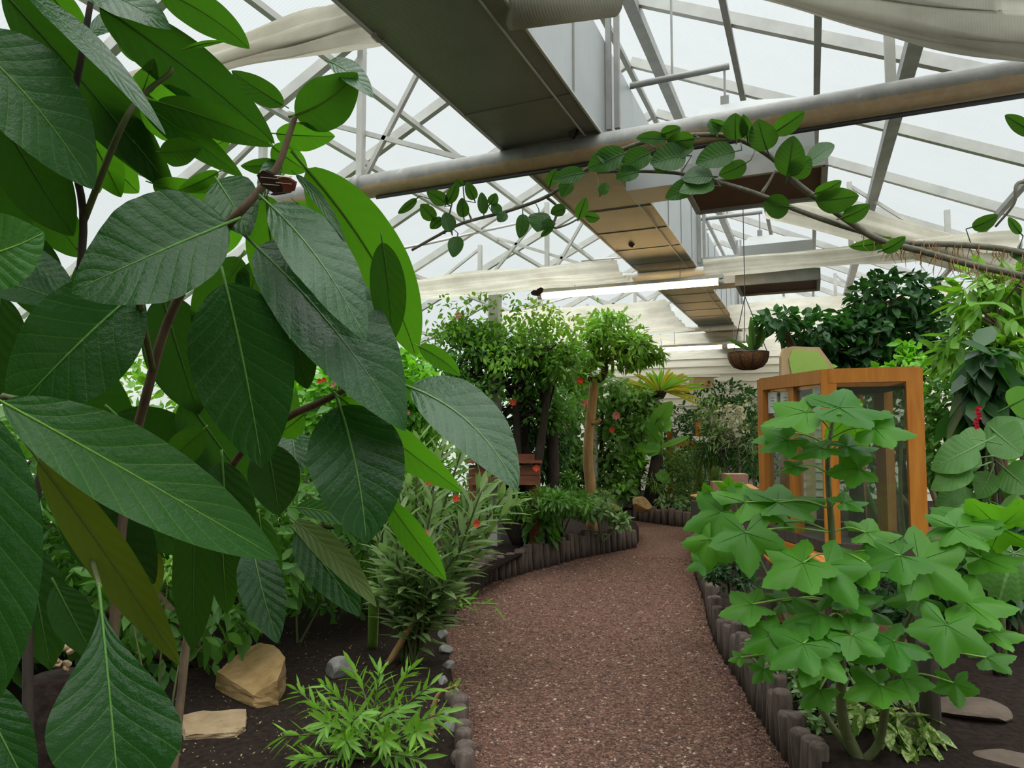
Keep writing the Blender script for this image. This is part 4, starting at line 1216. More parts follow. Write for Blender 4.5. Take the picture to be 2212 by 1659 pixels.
def slab(pts, d, th, name, mat, parent):
    n_ = len(pts); a = [P(x, y, d) for x, y in pts]; b = [P(x, y, d) + V3((FW.x, FW.y, 0)) * th for x, y in pts]
    return obj(name, a + b, [tuple(range(n_)), tuple(reversed(range(n_, 2 * n_)))] + [(i, n_ + i, n_ + (i + 1) % n_, (i + 1) % n_) for i in range(n_)], M[mat], parent, False)
slab(pts, 5.8, .05, 'board', 'tan_board', t)
slab([(1712, 818), (1704, 775), (1712, 756), (1765, 758), (1790, 790), (1796, 818)], 5.79, .005, 'picture', 'green_board', t)
q = P(1745, 820, 5.85); MB().box((q.x, q.y, (q.z + .1) / 2), (.08, .08, q.z - .1)).build('post', M['tan_board'], t)
# stepping stones and blocks behind the path end
t = rock('stone_slab', 'flat orange sandstone slab at the far right of the path end', P(1540, 1072, 9.6), (.32, .2, .04), 'terracotta', 31, .2); 
t = rock('stone_slab', 'second orange sandstone slab leaning beside the cabinet post', P(1612, 1055, 9.4), (.26, .16, .06), 'terracotta', 32, .9)
def block(name, label, c, s, m_, rz=YAW):
    t = thing(name, label, 'block', c)
    MB().box(c, s, rz).build('block_body', M[m_], t); MB().box(V3(c) + V3((0, 0, s[2] / 2 + .004)), (s[0], s[1], .008), rz).build('pale_top', M['end_grain'], t)
block('brick_block', 'pale topped brown block, far one beside the cabinet post', P(1588, 1050, 9.75), (.3, .22, .34), 'brick')
block('brick_block', 'small upright speckled block on the orange stone slab', P(1549, 1054, 9.6), (.15, .13, .17), 'brick')
t = thing('slab_stand', 'low dark plinth under the orange slabs at the path end', 'plinth', P(1570, 1095, 9.6))
q = P(1575, 1085, 9.6); MB().box((q.x, q.y, (q.z + .02) / 2), (.95, .5, q.z - .02), YAW).build('plinth_body', M['dark_wood'], t)

# wooden planter / bench in the left bed
t = thing('wooden_planter', 'red brown wooden trough behind the pale pointed leaf, under the bushy tree', 'planter', gb(1110, 7.8))
a, b = P(1010, 997, 7.8), P(1170, 997, 7.8)
MB().beam(a, b, .35, .02).build('top_board', M['red_wood'], t)
for k in range(2):
    MB().beam(P(1015, 1015 + k * 22, 7.7), P(1165, 1015 + k * 22, 7.7), .03, .11).build('side_board', M['red_wood'], t)
for x in (1025, 1155):
    q = P(x, 1007, 7.8); MB().box((q.x, q.y, (q.z + .15) / 2), (.1, .1, q.z - .15)).build('leg', M['red_wood'], t)
MB().beam(P(1060, 990, 7.9), P(1155, 990, 7.9), .05, .1).build('back_board', M['red_wood'], t)
for x, y0, label in ((1130, 870, 'dark upright trunk left of the slim grey post'), (1190, 895, 'dark brown trunk beside the slim grey post')):
    p = P(x, y0, 8.3)
    tag(MB().tube(smoothpath([V3((p.x, p.y, .15)), V3((p.x + .03, p.y, p.z * .5)), p], 4), [.09] * 4 + [.075] * 5, 9).build('bare_trunk', M['bark_dark'], None, True), label, 'tree trunk')

# low plants by the left bend
plant('broad_leaf_plant', 'low plant with drooping heart leaves at the log border bend', 'plant', gb(1170, 8.0), [E(1172, 1118, 7.9, 38, 30, 75), E(1165, 1150, 7.9, 30, 15, 25)], .17, .11, 'fol_mid', 'stem', .012, 6, droop=.7)
plant('fern_bush', 'ferny green bush on the soil below the red brown planter', 'fern', gb(1210, 8.5), [E(1200, 1080, 7.6, 75, 32, 800), E(1245, 1090, 8.2, 60, 30, 500), E(1110, 1088, 7.5, 60, 32, 420), E(1215, 1045, 8.3, 40, 25, 200)], .09, .03, 'fol_mid', 'stem', .012, 10)
plant('edge_plant', 'small leaved plant spilling over the right end of the curved log border', 'plant', gb(1300, 8.4), [E(1300, 1110, 8.4, 60, 26, 420), E(1270, 1075, 8.6, 50, 25, 260), E(1340, 1125, 8.4, 25, 15, 90)], .085, .05, 'fol_grey', 'stem', .01, 8)
# bright green bush behind the big leaves
lb = plant('lime_bush', 'bright lime green bush seen behind the big drooping leaves', 'shrub', gb(820, 5.6, .06), [E(800, 850, 5.6, 120, 70, 800), E(900, 880, 5.6, 70, 90, 600), E(700, 880, 5.5, 90, 90, 600), E(860, 790, 5.8, 60, 40, 260), E(760, 960, 5.5, 130, 70, 500)], .085, .062, 'fol_lime', 'stem', .025, 14, clump=False)
for x, y in ((700, 820), (720, 830), (880, 890), (690, 822)): petals(lb, P(x, y, 5.1), .03, 'petal_pink' if x > 710 else 'petal_red')
plant('left_thicket', 'shaded green thicket behind the foreground shrub at far left', 'thicket', V3((-3.6, 3.4, .05)), [((-3.8, 3.2, .9), (1.0, .9, .85), 2300), ((-3.6, 4.6, 1.0), (1.0, .9, .95), 2300), ((-4.4, 2.0, 1.1), (.8, 1.1, 1.0), 2300), ((-5.0, 3.4, .9), (.7, 1.6, .9), 2500), ((-4.7, 2.3, .5), (.8, 1.0, .4), 900)], .11, .06, 'fol_mid', 'bark', .04, 14, clump=False)
plant('shade_hedge', 'tall mixed green hedge along the left wall behind the planter', 'hedge', V3((-5.3, 7.5, .1)), [((-5.2, 6.0, .9), (.7, 1.0, .9), 1300), ((-5.2, 7.6, 1.0), (.7, 1.1, 1.0), 1500), ((-5.2, 9.2, 1.0), (.7, 1.1, 1.0), 1200), ((-4.9, 5.2, .5), (.6, .8, .5), 600)], .13, .07, 'fol_mid', 'bark_dark', .04, 12, clump=False)
plant('wall_creeper', 'pale sunlit creeper against the left wall behind the big leaves', 'creeper', V3((-5.4, 4.6, .05)), [((-5.6, 4.2, 1.2), (.4, 1.3, 1.1), 1500), ((-5.5, 6.4, 1.3), (.4, 1.3, 1.2), 1500), ((-5.6, 2.2, 1.1), (.4, 1.3, 1.1), 1500)], .12, .07, 'fol_light', 'stem', .03, 10, clump=False)
plant('small_leaf_plant', 'small yellow green plant on soil under the hanging striped leaves', 'plant', gb(650, 4.9, .06), [E(645, 1240, 4.9, 40, 50, 160), E(730, 1230, 5.0, 70, 60, 300)], .06, .03, 'fol_light', 'stem', .01, 8)
plant('ground_sprig', 'pale small sprig plant seen between dark leaves at the lower left', 'plant', gb(370, 3.0, .06), [E(365, 1225, 2.9, 22, 26, 60), E(275, 1290, 3.0, 26, 20, 40), E(440, 1210, 3.2, 20, 40, 60)], .035, .018, 'fol_light', 'stem', .006, 6)

# narrow-leaved shrubs (individual stems)
def stem_shrub(name, label, base, tips, d, ln, wd, mat, per, stem_mat='stem', r=.008, flowers=(), bare=.35, cat='shrub', dens=1.0):
    t = thing(name, label, cat, base)
    P_, D_, N_, L_ = [], [], [], []
    for (x, y, dd) in tips:
        tip = P(x, y, d + dd)
        m = V3(base).lerp(tip, .5) + V3((rnd.uniform(-.06, .06), rnd.uniform(-.06, .06), .05))
        path = smoothpath([V3(base) + V3((rnd.uniform(-.05, .05), rnd.uniform(-.05, .05), 0)), m, tip], 8)
        MB().tube(path, [r * (1.4 - .9 * i / len(path)) for i in range(len(path))], 6).build('stem', M[stem_mat], t, True)
        for k in range(per):
            u = bare + (1 - bare) * (k / per) ** .85
            i = min(int(u * (len(path) - 1)), len(path) - 2); p = path[i].lerp(path[i + 1], u * (len(path) - 1) - i)
            ax = (path[i + 1] - path[i]).normalized()
            a = k * 2.4 + rnd.uniform(-.4, .4)
            s = ax.cross(V3((.3, .2, .9))).normalized(); q = ax.cross(s)
            o = s * math.cos(a) + q * math.sin(a)
            P_.append(tuple(p)); D_.append(tuple(o * 1.0 + ax * (.5 + .7 * u) )); N_.append(tuple(ax * 1.0 - o * .2 + V3((0, 0, .3)))); L_.append(ln * rnd.uniform(.65, 1.15))
    V, F = leaves_arrays(np.array(P_), np.array(D_), np.array(N_), np.array(L_), np.array(L_) * wd / ln)
    obj('foliage', V, F, M[mat], t, True)
    for (x, y, m_) in flowers: petals(t, P(x, y, d - .3), .035, m_)
    return t
stem_shrub('narrow_leaf_shrub', 'tall narrow leaved shrub with orange red flowers at the left edge of the path', gb(890, 4.5, .06),
           [(1010, 930, 0), (1060, 1010, .1), (1095, 1060, .1), (960, 960, 0), (905, 940, .1), (1030, 1120, -.1), (940, 1060, -.2), (880, 1040, 0), (860, 1110, -.2), (990, 1190, -.2), (920, 1170, -.3), (830, 1190, -.1), (1050, 1170, 0), (870, 1230, -.2), (960, 1260, -.2), (800, 1110, 0), (900, 1010, 0), (1080, 1010, .2), (1120, 1075, 0), (1040, 1060, -.3), (850, 1000, .1), (820, 1260, 0), (930, 1300, -.1)],
           4.4, .23, .05, 'fol_sage', 32, 'stem', .009, [(928, 1040, 'petal_red'), (985, 1075, 'petal_red'), (1030, 1130, 'petal_red'), (920, 1150, 'petal_pink')], .22)
stem_shrub('narrow_leaf_plant', 'low bushy narrow leaved plant on the near left bed by the path', gb(810, 3.25, .06),
           [(640, 1490, 0), (700, 1480, .1), (760, 1440, .2), (820, 1450, .1), (890, 1440, .2), (930, 1480, 0), (960, 1540, -.1), (610, 1590, -.1), (700, 1560, -.2), (780, 1540, -.2), (860, 1530, -.2), (900, 1580, -.2), (650, 1640, -.3), (750, 1600, -.3), (830, 1600, -.3), (690, 1520, 0), (910, 1640, -.3)],
           3.2, .115, .024, 'fol_light', 26, 'stem', .005, [], .25, 'plant')
stem_shrub('path_edge_sprout', 'single small sprout with pale leaves leaning over the path edge', G(965, 1330, .0), [(1000, 1290, 0), (1075, 1305, -.1)], 5.6, .16, .035, 'fol_light', 7, 'stem_lime', .008, [], .3, 'plant')
stem_shrub('stake_sprout', 'thin dry tan stake with a few leaves near the grey edging stones', gb(930, 3.5, .06), [(985, 1480, 0)], 3.4, .05, .02, 'fol_light', 9, 'bark_tan', .011, [], .75, 'plant')
a, b = G(835, 1440, .06), P(935, 1270, 4.3)
tag(MB().tube(smoothpath([a, a.lerp(b, .5), b], 4), .022, 8).build('leaning_branch', M['bark_tan'], None, True), 'bare tan leaning branch in front of the narrow leaf shrub', 'branch')
a, b = G(805, 1400, .06), P(808, 1280, 4.4)
tag(MB().tube(smoothpath([a, a.lerp(b, .5), b], 4), [.035] * 9, 8).build('pale_stalk', M['stem_lime'], None, True), 'upright pale green stalk between striped leaves and narrow leaf shrub', 'stalk')

# ---- right side masses
plant('dark_leaf_tree', 'dense dark green leafy tree above and behind the cabinet', 'tree', gb(1950, 6.4), [E(1930, 650, 6.4, 95, 65, 620), E(1860, 720, 6.3, 80, 60, 560), E(1980, 720, 6.4, 90, 70, 640), E(1760, 715, 6.2, 65, 40, 300), E(1680, 690, 6.1, 45, 22, 100), E(1820, 770, 6.3, 70, 40, 400), E(1900, 800, 6.5, 90, 40, 420)], .11, .066, 'fol_dark', 'bark', .05, 22, clump=False, shell=.3)
plant('lime_creeper', 'bright yellow green creeper behind the top rail of the cabinet', 'creeper', gb(1960, 5.6), [E(1940, 790, 5.7, 60, 25, 220), E(1975, 760, 5.7, 40, 30, 160), E(1760, 795, 6.0, 30, 12, 50)], .08, .045, 'fol_lime', 'stem', .02, 8)
plant('pale_leaf_tree', 'light green long leaved tree at the right edge above the hanging dark plant', 'tree', gb(2180, 4.6), [E(2130, 650, 4.6, 80, 70, 150), E(2180, 740, 4.5, 70, 60, 150), E(2090, 760, 4.7, 60, 60, 130), E(2200, 620, 4.6, 60, 50, 110)], .18, .06, 'fol_light', 'bark', .035, 14, droop=.5)
plant('background_shrub', 'grey green shrub mass between the cabinet and the right edge', 'shrub', gb(2080, 5.2), [E(2060, 870, 5.2, 60, 80, 700), E(2050, 980, 5.2, 60, 90, 700), E(2130, 1060, 5.0, 80, 90, 700), E(1950, 900, 6.0, 60, 100, 700), E(1860, 960, 6.2, 60, 120, 500)], .075, .04, 'fol_mid', 'bark', .03, 14, clump=False)
hd = plant('dark_hanging_plant', 'dark hanging broad leaved plant with a crimson flower spike', 'plant', gb(2135, 3.9), [E(2130, 800, 3.9, 45, 60, 60), E(2135, 870, 3.9, 50, 45, 50), E(2120, 770, 3.9, 40, 20, 25)], .2, .11, 'fol_dark', 'bark_dark', .02, 8, droop=1.1)
for k in range(7): petals(hd, P(2112 + rnd.uniform(-5, 6), 880 + k * 7, 3.55), .022, 'petal_crimson', 5)
plant('right_thicket', 'dark undergrowth in the right bed below the leaves', 'thicket', gb(2150, 4.4), [E(2120, 1250, 4.4, 120, 70, 900), E(2180, 1150, 4.6, 90, 60, 600), E(1880, 1250, 5.4, 140, 60, 900), E(2010, 1320, 4.6, 90, 40, 400)], .08, .045, 'fol_dark', 'bark_dark', .02, 10, clump=False)
plant('glossy_dark_bush', 'small dark glossy bush over the log border left of the cabinet legs', 'shrub', gb(1585, 5.0), [E(1570, 1215, 5.0, 65, 40, 480), E(1600, 1260, 4.9, 50, 25, 160)], .055, .022, 'fol_dark', 'bark_dark', .012, 14)
plant('ground_cover', 'small round leaved trailing plant along the right log border', 'plant', gb(1720, 3.6), [E(1660, 1400, 3.9, 40, 30, 120), E(1700, 1450, 3.6, 55, 35, 150), E(1760, 1500, 3.4, 60, 40, 170), E(1780, 1560, 3.2, 50, 35, 120), E(1880, 1470, 3.4, 80, 30, 140)], .05, .03, 'fol_grey', 'stem', .008, 8)
plant('variegated_plant', 'low variegated plant with cream blotched leaves at the bottom right corner of the log bed', 'plant', gb(1930, 3.0), [E(1900, 1545, 3.0, 55, 30, 50), E(1970, 1560, 3.0, 40, 30, 36), E(1985, 1610, 2.85, 30, 25, 18)], .1, .05, 'fol_varieg', 'stem', .008, 6, droop=.5)

# ---- big-leaved plant at the right edge
rp = thing('round_leaf_shrub', 'pale green broad heart leaved shrub at the right edge beside the cabinet', 'shrub', gb(2150, 3.9))
rs = smoothpath([gb(2150, 3.9), P(2150, 1100, 3.8), P(2140, 990, 3.8), P(2150, 900, 3.8)], 5)
MB().tube(rs, [.02 - .0007 * i for i in range(len(rs))], 8).build('stem', M['stem'], rp, True)
for (a, b, wpx, up) in (((2110, 960), (2010, 1010), 80, 35), ((2130, 950), (2065, 945), 50, 50), ((2130, 960), (2215, 905), 80, 40), ((2120, 985), (2055, 1010), 55, 45), ((2100, 1010), (2010, 1055), 60, 35), ((2140, 1020), (2110, 1075), 60, 30), ((2170, 1010), (2230, 1060), 80, 30), ((2110, 1075), (2040, 1110), 70, 40), ((2160, 1060), (2225, 1030), 70, 40), ((2180, 880), (2240, 850), 70, -30), ((2150, 930), (2210, 980), 90, 40), ((2080, 1045), (2020, 1090), 50, 35), ((2160, 1090), (2220, 1120), 70, 40)):
    V, f, U, bk = px_leaf(a, b, wpx, 3.6 + rnd.uniform(-.2, .2), up=up, shape=(.45, .8), bend=rnd.uniform(-8, 8), arch=.12, stalk=.45)
    obj('leaf', V, f, M['round'], rp, True, U)
sc = thing('scalloped_leaf_plant', 'plant with one huge scalloped grey green leaf at the right edge', 'plant', gb(2190, 3.0))
v, f, u = lobed_leaf(P(2190, 1195, 2.9), .34, (EYE - P(2190, 1195, 2.9)).normalized() * .8 + V3((0, 0, .5)), -UP - RT * .25, 7, .1, .1, .06)
obj('leaf', v, f, M['round'], sc, True, u)
MB().tube(smoothpath([gb(2215, 3.1), P(2225, 1250, 3.1), P(2190, 1195, 2.9)], 5), .012, 7).build('stem', M['stem'], sc, True)

# ---- lobed-leaf plant, the main one at the right
lp = thing('lobed_leaf_shrub', 'bright green shrub with large maple shaped leaves in front of the cabinet', 'shrub', gb(1840, 2.95))
SB = gb(1840, 2.95)
S1 = smoothpath([SB, P(1822, 1560, 2.9), P(1815, 1440, 2.9), P(1805, 1300, 2.85), P(1797, 1150, 2.85), P(1788, 1000, 2.9), P(1800, 900, 2.95)], 6)
MB().tube(S1, [.026 - .019 * i / len(S1) for i in range(len(S1))], 9).build('stem', M['stem'], lp, True)
S2 = smoothpath([SB, P(1900, 1600, 2.85), P(1920, 1480, 2.8), P(1960, 1350, 2.8), P(2030, 1230, 2.85), P(2110, 1170, 2.9)], 6)
MB().tube(S2, [.02 - .014 * i / len(S2) for i in range(len(S2))], 8).build('stem', M['stem'], lp, True)
S3 = smoothpath([SB, P(1780, 1540, 3.0), P(1720, 1400, 3.1), P(1660, 1250, 3.2), P(1600, 1130, 3.3)], 6)
MB().tube(S3, [.018 - .013 * i / len(S3) for i in range(len(S3))], 8).build('stem', M['stem'], lp, True)
ALLS = S1 + S2 + S3
LOB = [  # x, y, d, width px, tip angle, facing up, side tilt
    (1742, 890, 2.75, 165, 195, 52, 0), (1795, 882, 2.85, 120, 30, 58, 0), (1812, 880, 2.7, 185, -25, 48, 5), (1830, 905, 3.0, 130, -60, -20, 0), (1890, 925, 2.65, 130, -30, 40, 10), (1690, 935, 2.9, 110, 190, 60, 0), (1700, 950, 2.8, 105, 205, 35, 0), (1775, 968, 2.75, 110, 190, 60, 0),
    (1830, 965, 2.75, 110, 0, 55, 0), (1855, 1012, 2.75, 105, 170, 20, 0), (1720, 1008, 2.8, 60, 190, 50, 0), (1825, 1085, 2.75, 85, 5, 55, 0), (1560, 1105, 3.0, 150, 190, 30, -25), (1610, 1085, 2.95, 170, 30, 45, 0), (1680, 1085, 2.9, 175, 5, 60, 0), (1535, 1165, 2.95, 130, -100, 10, -35),
    (1610, 1150, 2.8, 155, -85, 18, 0), (1575, 1055, 3.1, 60, 90, -20, 0), (1690, 1128, 3.0, 65, 10, 40, 0), (1520, 1215, 2.95, 65, 200, 30, 0), (1545, 1085, 3.1, 80, 120, -10, -20), (1735, 1215, 2.65, 165, 215, 40, 0), (1785, 1220, 2.65, 165, -70, 30, 0), (1870, 1150, 2.8, 115, -25, 50, 0),
    (1870, 1215, 2.7, 150, -160, 40, 0), (1945, 1200, 2.65, 160, 190, 45, 0), (1985, 1210, 2.65, 190, -55, 22, 10), (2090, 1125, 2.75, 150, 190, 50, 0), (2065, 1140, 2.7, 150, -20, 45, 0), (2160, 1140, 2.75, 180, -150, -25, 0), (2120, 1205, 2.75, 140, -15, 50, 0), (2190, 1110, 2.8, 120, 40, -30, 0), (2045, 1180, 2.8, 90, 180, 55, 0),
    (1625, 1305, 2.75, 120, 190, 45, 0), (1665, 1370, 2.65, 115, 205, 25, -10), (1690, 1300, 2.85, 100, 20, 50, 0), (1770, 1325, 2.65, 140, 180, 45, 0), (1735, 1390, 2.55, 145, -135, 35, 0), (1825, 1290, 2.65, 130, -10, 50, 0), (1840, 1372, 2.55, 115, -55, 30, 0), (1780, 1360, 2.6, 110, -120, 40, 0), (1930, 1385, 2.55, 165, 200, 48, 0),
    (2045, 1350, 2.5, 150, -95, 20, 0), (2085, 1300, 2.6, 165, -25, 45, 0), (2140, 1365, 2.6, 110, -35, 45, 0), (1770, 1410, 2.55, 140, -110, 30, 0), (1900, 1480, 2.55, 130, 195, 50, 0), (1950, 1465, 2.6, 100, -30, 20, 0), (1770, 1490, 2.6, 90, -130, 20, 0), (2060, 1475, 2.7, 90, -80, 30, 0), (1650, 1445, 2.75, 65, -120, 20, 0), (1600, 1420, 2.8, 45, 190, 40, 0),
    (1990, 1290, 2.75, 120, 150, 50, 0), (1880, 1320, 2.75, 110, 160, 50, 0), (1700, 1245, 2.85, 90, 170, 50, 0), (2130, 1420, 2.75, 100, -10, 45, 0)]
for i, (x, y, d, wpx, ang, up, yaw) in enumerate(LOB):
    c = P(x, y, d)
    vd = (c - EYE).normalized()
    nn = (-vd + UP * math.tan(R_(min(abs(up) + 14, 68))) * (1 if up >= 0 else -1) + RT * math.tan(R_(yaw)) + V3((rnd.uniform(-.12, .12), rnd.uniform(-.12, .12), 0))).normalized()
    tipd = RT * math.cos(R_(ang)) + UP * math.sin(R_(ang))
    # put the tip direction into the leaf plane as seen from the eye
    tipd = tipd - nn * (tipd.dot(nn))
    if up < 0: nn = -nn
    v, f, u = lobed_leaf(c, px2m(wpx, d) * 1.02, nn, tipd, 5, .45 + rnd.uniform(-.06, .03), rnd.uniform(-.03, .07))
    obj('leaf', v, f, M['lobed'], lp, True, u)
    # stalk to the nearest lower stem point
    best = min(ALLS, key=lambda s: (s - c).length + (0 if s.z < c.z else (s.z - c.z) * 3))
    m = best.lerp(c, .5) + V3((0, 0, .02))
    MB().tube(smoothpath([best, m, c], 4), .0038, 6).build('leaf_stalk', M['stem_lime'], lp, True)

# ---- vine across the top
vn = thing('climbing_vine', 'leafy vine with hanging aerial roots trained across under the near pipe', 'vine', P(2230, 600, 2.6))
VS = [smoothpath([P(x, y, d) for x, y, d in q], 6) for q in (
    ((2300, 640, 2.5), (2212, 598, 2.5), (2100, 572, 2.5), (2000, 545, 2.5), (1900, 518, 2.5), (1840, 482, 2.5), (1780, 440, 2.5), (1720, 395, 2.5), (1690, 360, 2.5), (1650, 328, 2.5), (1600, 302, 2.5), (1550, 292, 2.5), (1470, 294, 2.55), (1380, 310, 2.6), (1300, 345, 2.7), (1240, 385, 2.8), (1180, 425, 2.9), (1100, 455, 3.0), (1000, 482, 3.0), (940, 512, 3.05), (890, 540, 3.1)),
    ((2290, 570, 2.6), (2180, 540, 2.6), (2060, 528, 2.6), (1960, 524, 2.58), (1860, 500, 2.55), (1780, 475, 2.52), (1700, 445, 2.5), (1640, 420, 2.5), (1560, 395, 2.5), (1470, 375, 2.55), (1380, 370, 2.6), (1290, 372, 2.65)),
    ((1645, 418, 2.5), (1660, 395, 2.5), (1675, 368, 2.5)), ((1180, 425, 2.9), (1205, 450, 2.9), (1195, 490, 2.9), (1225, 485, 2.9), (1262, 465, 2.9)), ((1020, 478, 3.0), (1005, 440, 3.0), (1000, 400, 3.0)), ((960, 505, 3.05), (975, 445, 3.0), (985, 400, 3.0)),
    ((2260, 400, 2.4), (2200, 395, 2.4), (2190, 440, 2.4), (2150, 490, 2.45)), ((1905, 520, 2.55), (1912, 545, 2.5)))]
for k, q in enumerate(VS):
    r0 = (.014, .013, .007, .007, .005, .005, .008, .004)[k]
    MB().tube(q, [r0 * (1 - .55 * i / len(q)) for i in range(len(q))], 8).build('stem', M['stem_br'], vn, True)
mb = MB()
for q in (VS[0][:24], VS[1][2:24]):
    for p in q:
        for _ in range(4):
            a = p + V3((rnd.uniform(-.03, .03), rnd.uniform(-.03, .03), 0)); l = rnd.uniform(.02, .08)
            mb.tube([a, a + V3((rnd.uniform(-.01, .01), rnd.uniform(-.01, .01), -l * .6)), a + V3((rnd.uniform(-.02, .02), rnd.uniform(-.02, .02), -l))], [.0016, .0013, .0006], 4, False)
mb.build('aerial_roots', M['bark_tan'], vn, True)
VINE = [((1590, 303), (1590, 245), 50, -20), ((1615, 302), (1606, 248), 26, -25), ((1658, 325), (1638, 258), 58, -15), ((1672, 288), (1738, 242), 38, -20), ((1547, 290), (1536, 256), 26, 20), ((1572, 278), (1535, 262), 20, -20), ((1588, 325), (1503, 352), 50, 25), ((1612, 353), (1553, 380), 34, -25), ((1700, 382), (1714, 294), 60, -15), ((1708, 378), (1752, 340), 44, -10), ((1745, 350), (1803, 310), 34, 40), ((1762, 436), (1856, 425), 50, -30), ((1760, 420), (1818, 392), 28, -30), ((1820, 472), (1879, 443), 32, -25), ((1705, 448), (1648, 440), 48, -15),
        ((1545, 398), (1468, 412), 36, 45), ((1540, 378), (1474, 385), 36, 45), ((1500, 392), (1438, 428), 36, 15), ((1930, 518), (1834, 534), 24, -20), ((1906, 542), (1956, 512), 24, -25), ((1482, 335), (1405, 352), 54, 25), ((1500, 300), (1440, 306), 36, -20), ((1440, 300), (1374, 298), 26, 10), ((1428, 292), (1470, 276), 28, -20), ((1405, 328), (1340, 362), 44, 15), ((1352, 328), (1268, 362), 48, 20), ((1330, 350), (1290, 330), 30, 20), ((1262, 372), (1192, 388), 32, 15), ((1232, 388), (1212, 425), 28, 10), ((1188, 402), (1202, 366), 24, -30), ((1298, 420), (1312, 395), 20, 10), ((1380, 370), (1330, 385), 30, 20), ((1450, 330), (1500, 318), 34, 20),
        ((965, 440), (922, 415), 28, -25), ((938, 475), (908, 442), 28, -25), ((955, 472), (930, 495), 20, -25), ((975, 500), (962, 458), 28, 25), ((988, 510), (978, 555), 30, 25), ((1002, 470), (998, 428), 24, -25), ((1025, 432), (1008, 393), 22, -20), ((965, 440), (988, 393), 22, -25), ((1045, 462), (1040, 415), 20, 10), ((1058, 442), (1072, 418), 20, -25), ((900, 430), (860, 462), 16, -25), ((1130, 462), (1122, 514), 26, 10), ((1165, 458), (1160, 500), 44, 25), ((1182, 472), (1186, 498), 22, 10), ((1250, 472), (1266, 428), 24, -30), ((1264, 466), (1296, 472), 20, -30), ((1195, 488), (1168, 512), 12, -30), ((1222, 450), (1190, 462), 24, -10), ((1000, 400), (985, 388), 14, -30), ((1090, 458), (1075, 478), 22, 20),
        ((2100, 492), (2156, 465), 28, -20), ((2205, 505), (2178, 470), 20, -15), ((2235, 290), (2170, 250), 34, -20), ((2235, 560), (2180, 548), 26, 20), ((1440, 370), (1415, 340), 30, 20), ((1080, 462), (1062, 440), 20, 15)]
for (a, b, wpx, up) in VINE:
    pa = P(a[0], a[1], 2.5)
    near = min((p for q in VS for p in q), key=lambda p: (P(a[0], a[1], (p - EYE).dot(FW)) - p).length)
    dd = (near - EYE).dot(FW) - .03
    V, f, U, bk = px_leaf(a, b, wpx * 1.1, dd, up=up, yaw=rnd.uniform(-15, 15), shape=(.55, .75), bend=rnd.uniform(-4, 4), arch=.1, fold=.2, stalk=.18, nu=22, nv=7)
    obj('leaf', V, f, M['vine'], vn, True, U)
    if (bk - near).length > .015:
        MB().tube([bk, near], .002, 5).build('leaf_stalk', M['stem_br'], vn, True)

# ================================================================== BIG FOREGROUND SHRUB
fs = thing('big_leaf_shrub', 'large shrub with huge glossy drooping leaves filling the near left', 'shrub', V3((-.75, .35, .03)))
SBASE = V3((-.75, .55, .03))
def stem_(pts, r0, r1, mat='stem'):
    q = smoothpath(pts, 6)
    MB().tube(q, [r0 + (r1 - r0) * i / len(q) for i in range(len(q))], 8).build('stem', M[mat], fs, True)
    return q
stem_([SBASE, P(250, 1300, 1.25), P(330, 800, 1.2), P(430, 560, 1.1), P(505, 472, 1.0), P(560, 412, 1.0), P(600, 358, 1.0), P(625, 290, 1.0), P(638, 252, 1.0)], .0095, .0035, 'bark')
stem_([SBASE, P(60, 1300, 1.2), P(130, 900, 1.25), P(180, 500, 1.2), P(150, 300, 1.1), P(180, 100, 1.05), P(200, -20, 1.05)], .009, .004, 'bark_dark')
stem_([SBASE, P(420, 1250, 1.5), P(520, 980, 1.35), P(615, 905, 1.15), P(690, 870, 1.12), P(768, 830, 1.12)], .009, .005, 'bark')
stem_([P(180, 480, 1.2), P(260, 280, 1.1), P(310, 205, 1.1), P(365, 160, 1.1), P(372, 145, 1.1)], .006, .003)
stem_([P(130, 900, 1.25), P(60, 870, .95), P(5, 855, .9)], .006, .004)
stem_([P(330, 800, 1.2), P(300, 640, 1.0), P(330, 600, 1.0)], .006, .004)
stem_([P(130, 1060, 1.25), P(185, 1170, 1.17), P(208, 1240, .98), P(215, 1268, .79)], .004, .0028)
stem_([V3((-.9, .5, .03)), P(-160, 900, .8), P(-60, 500, .8)], .01, .005)
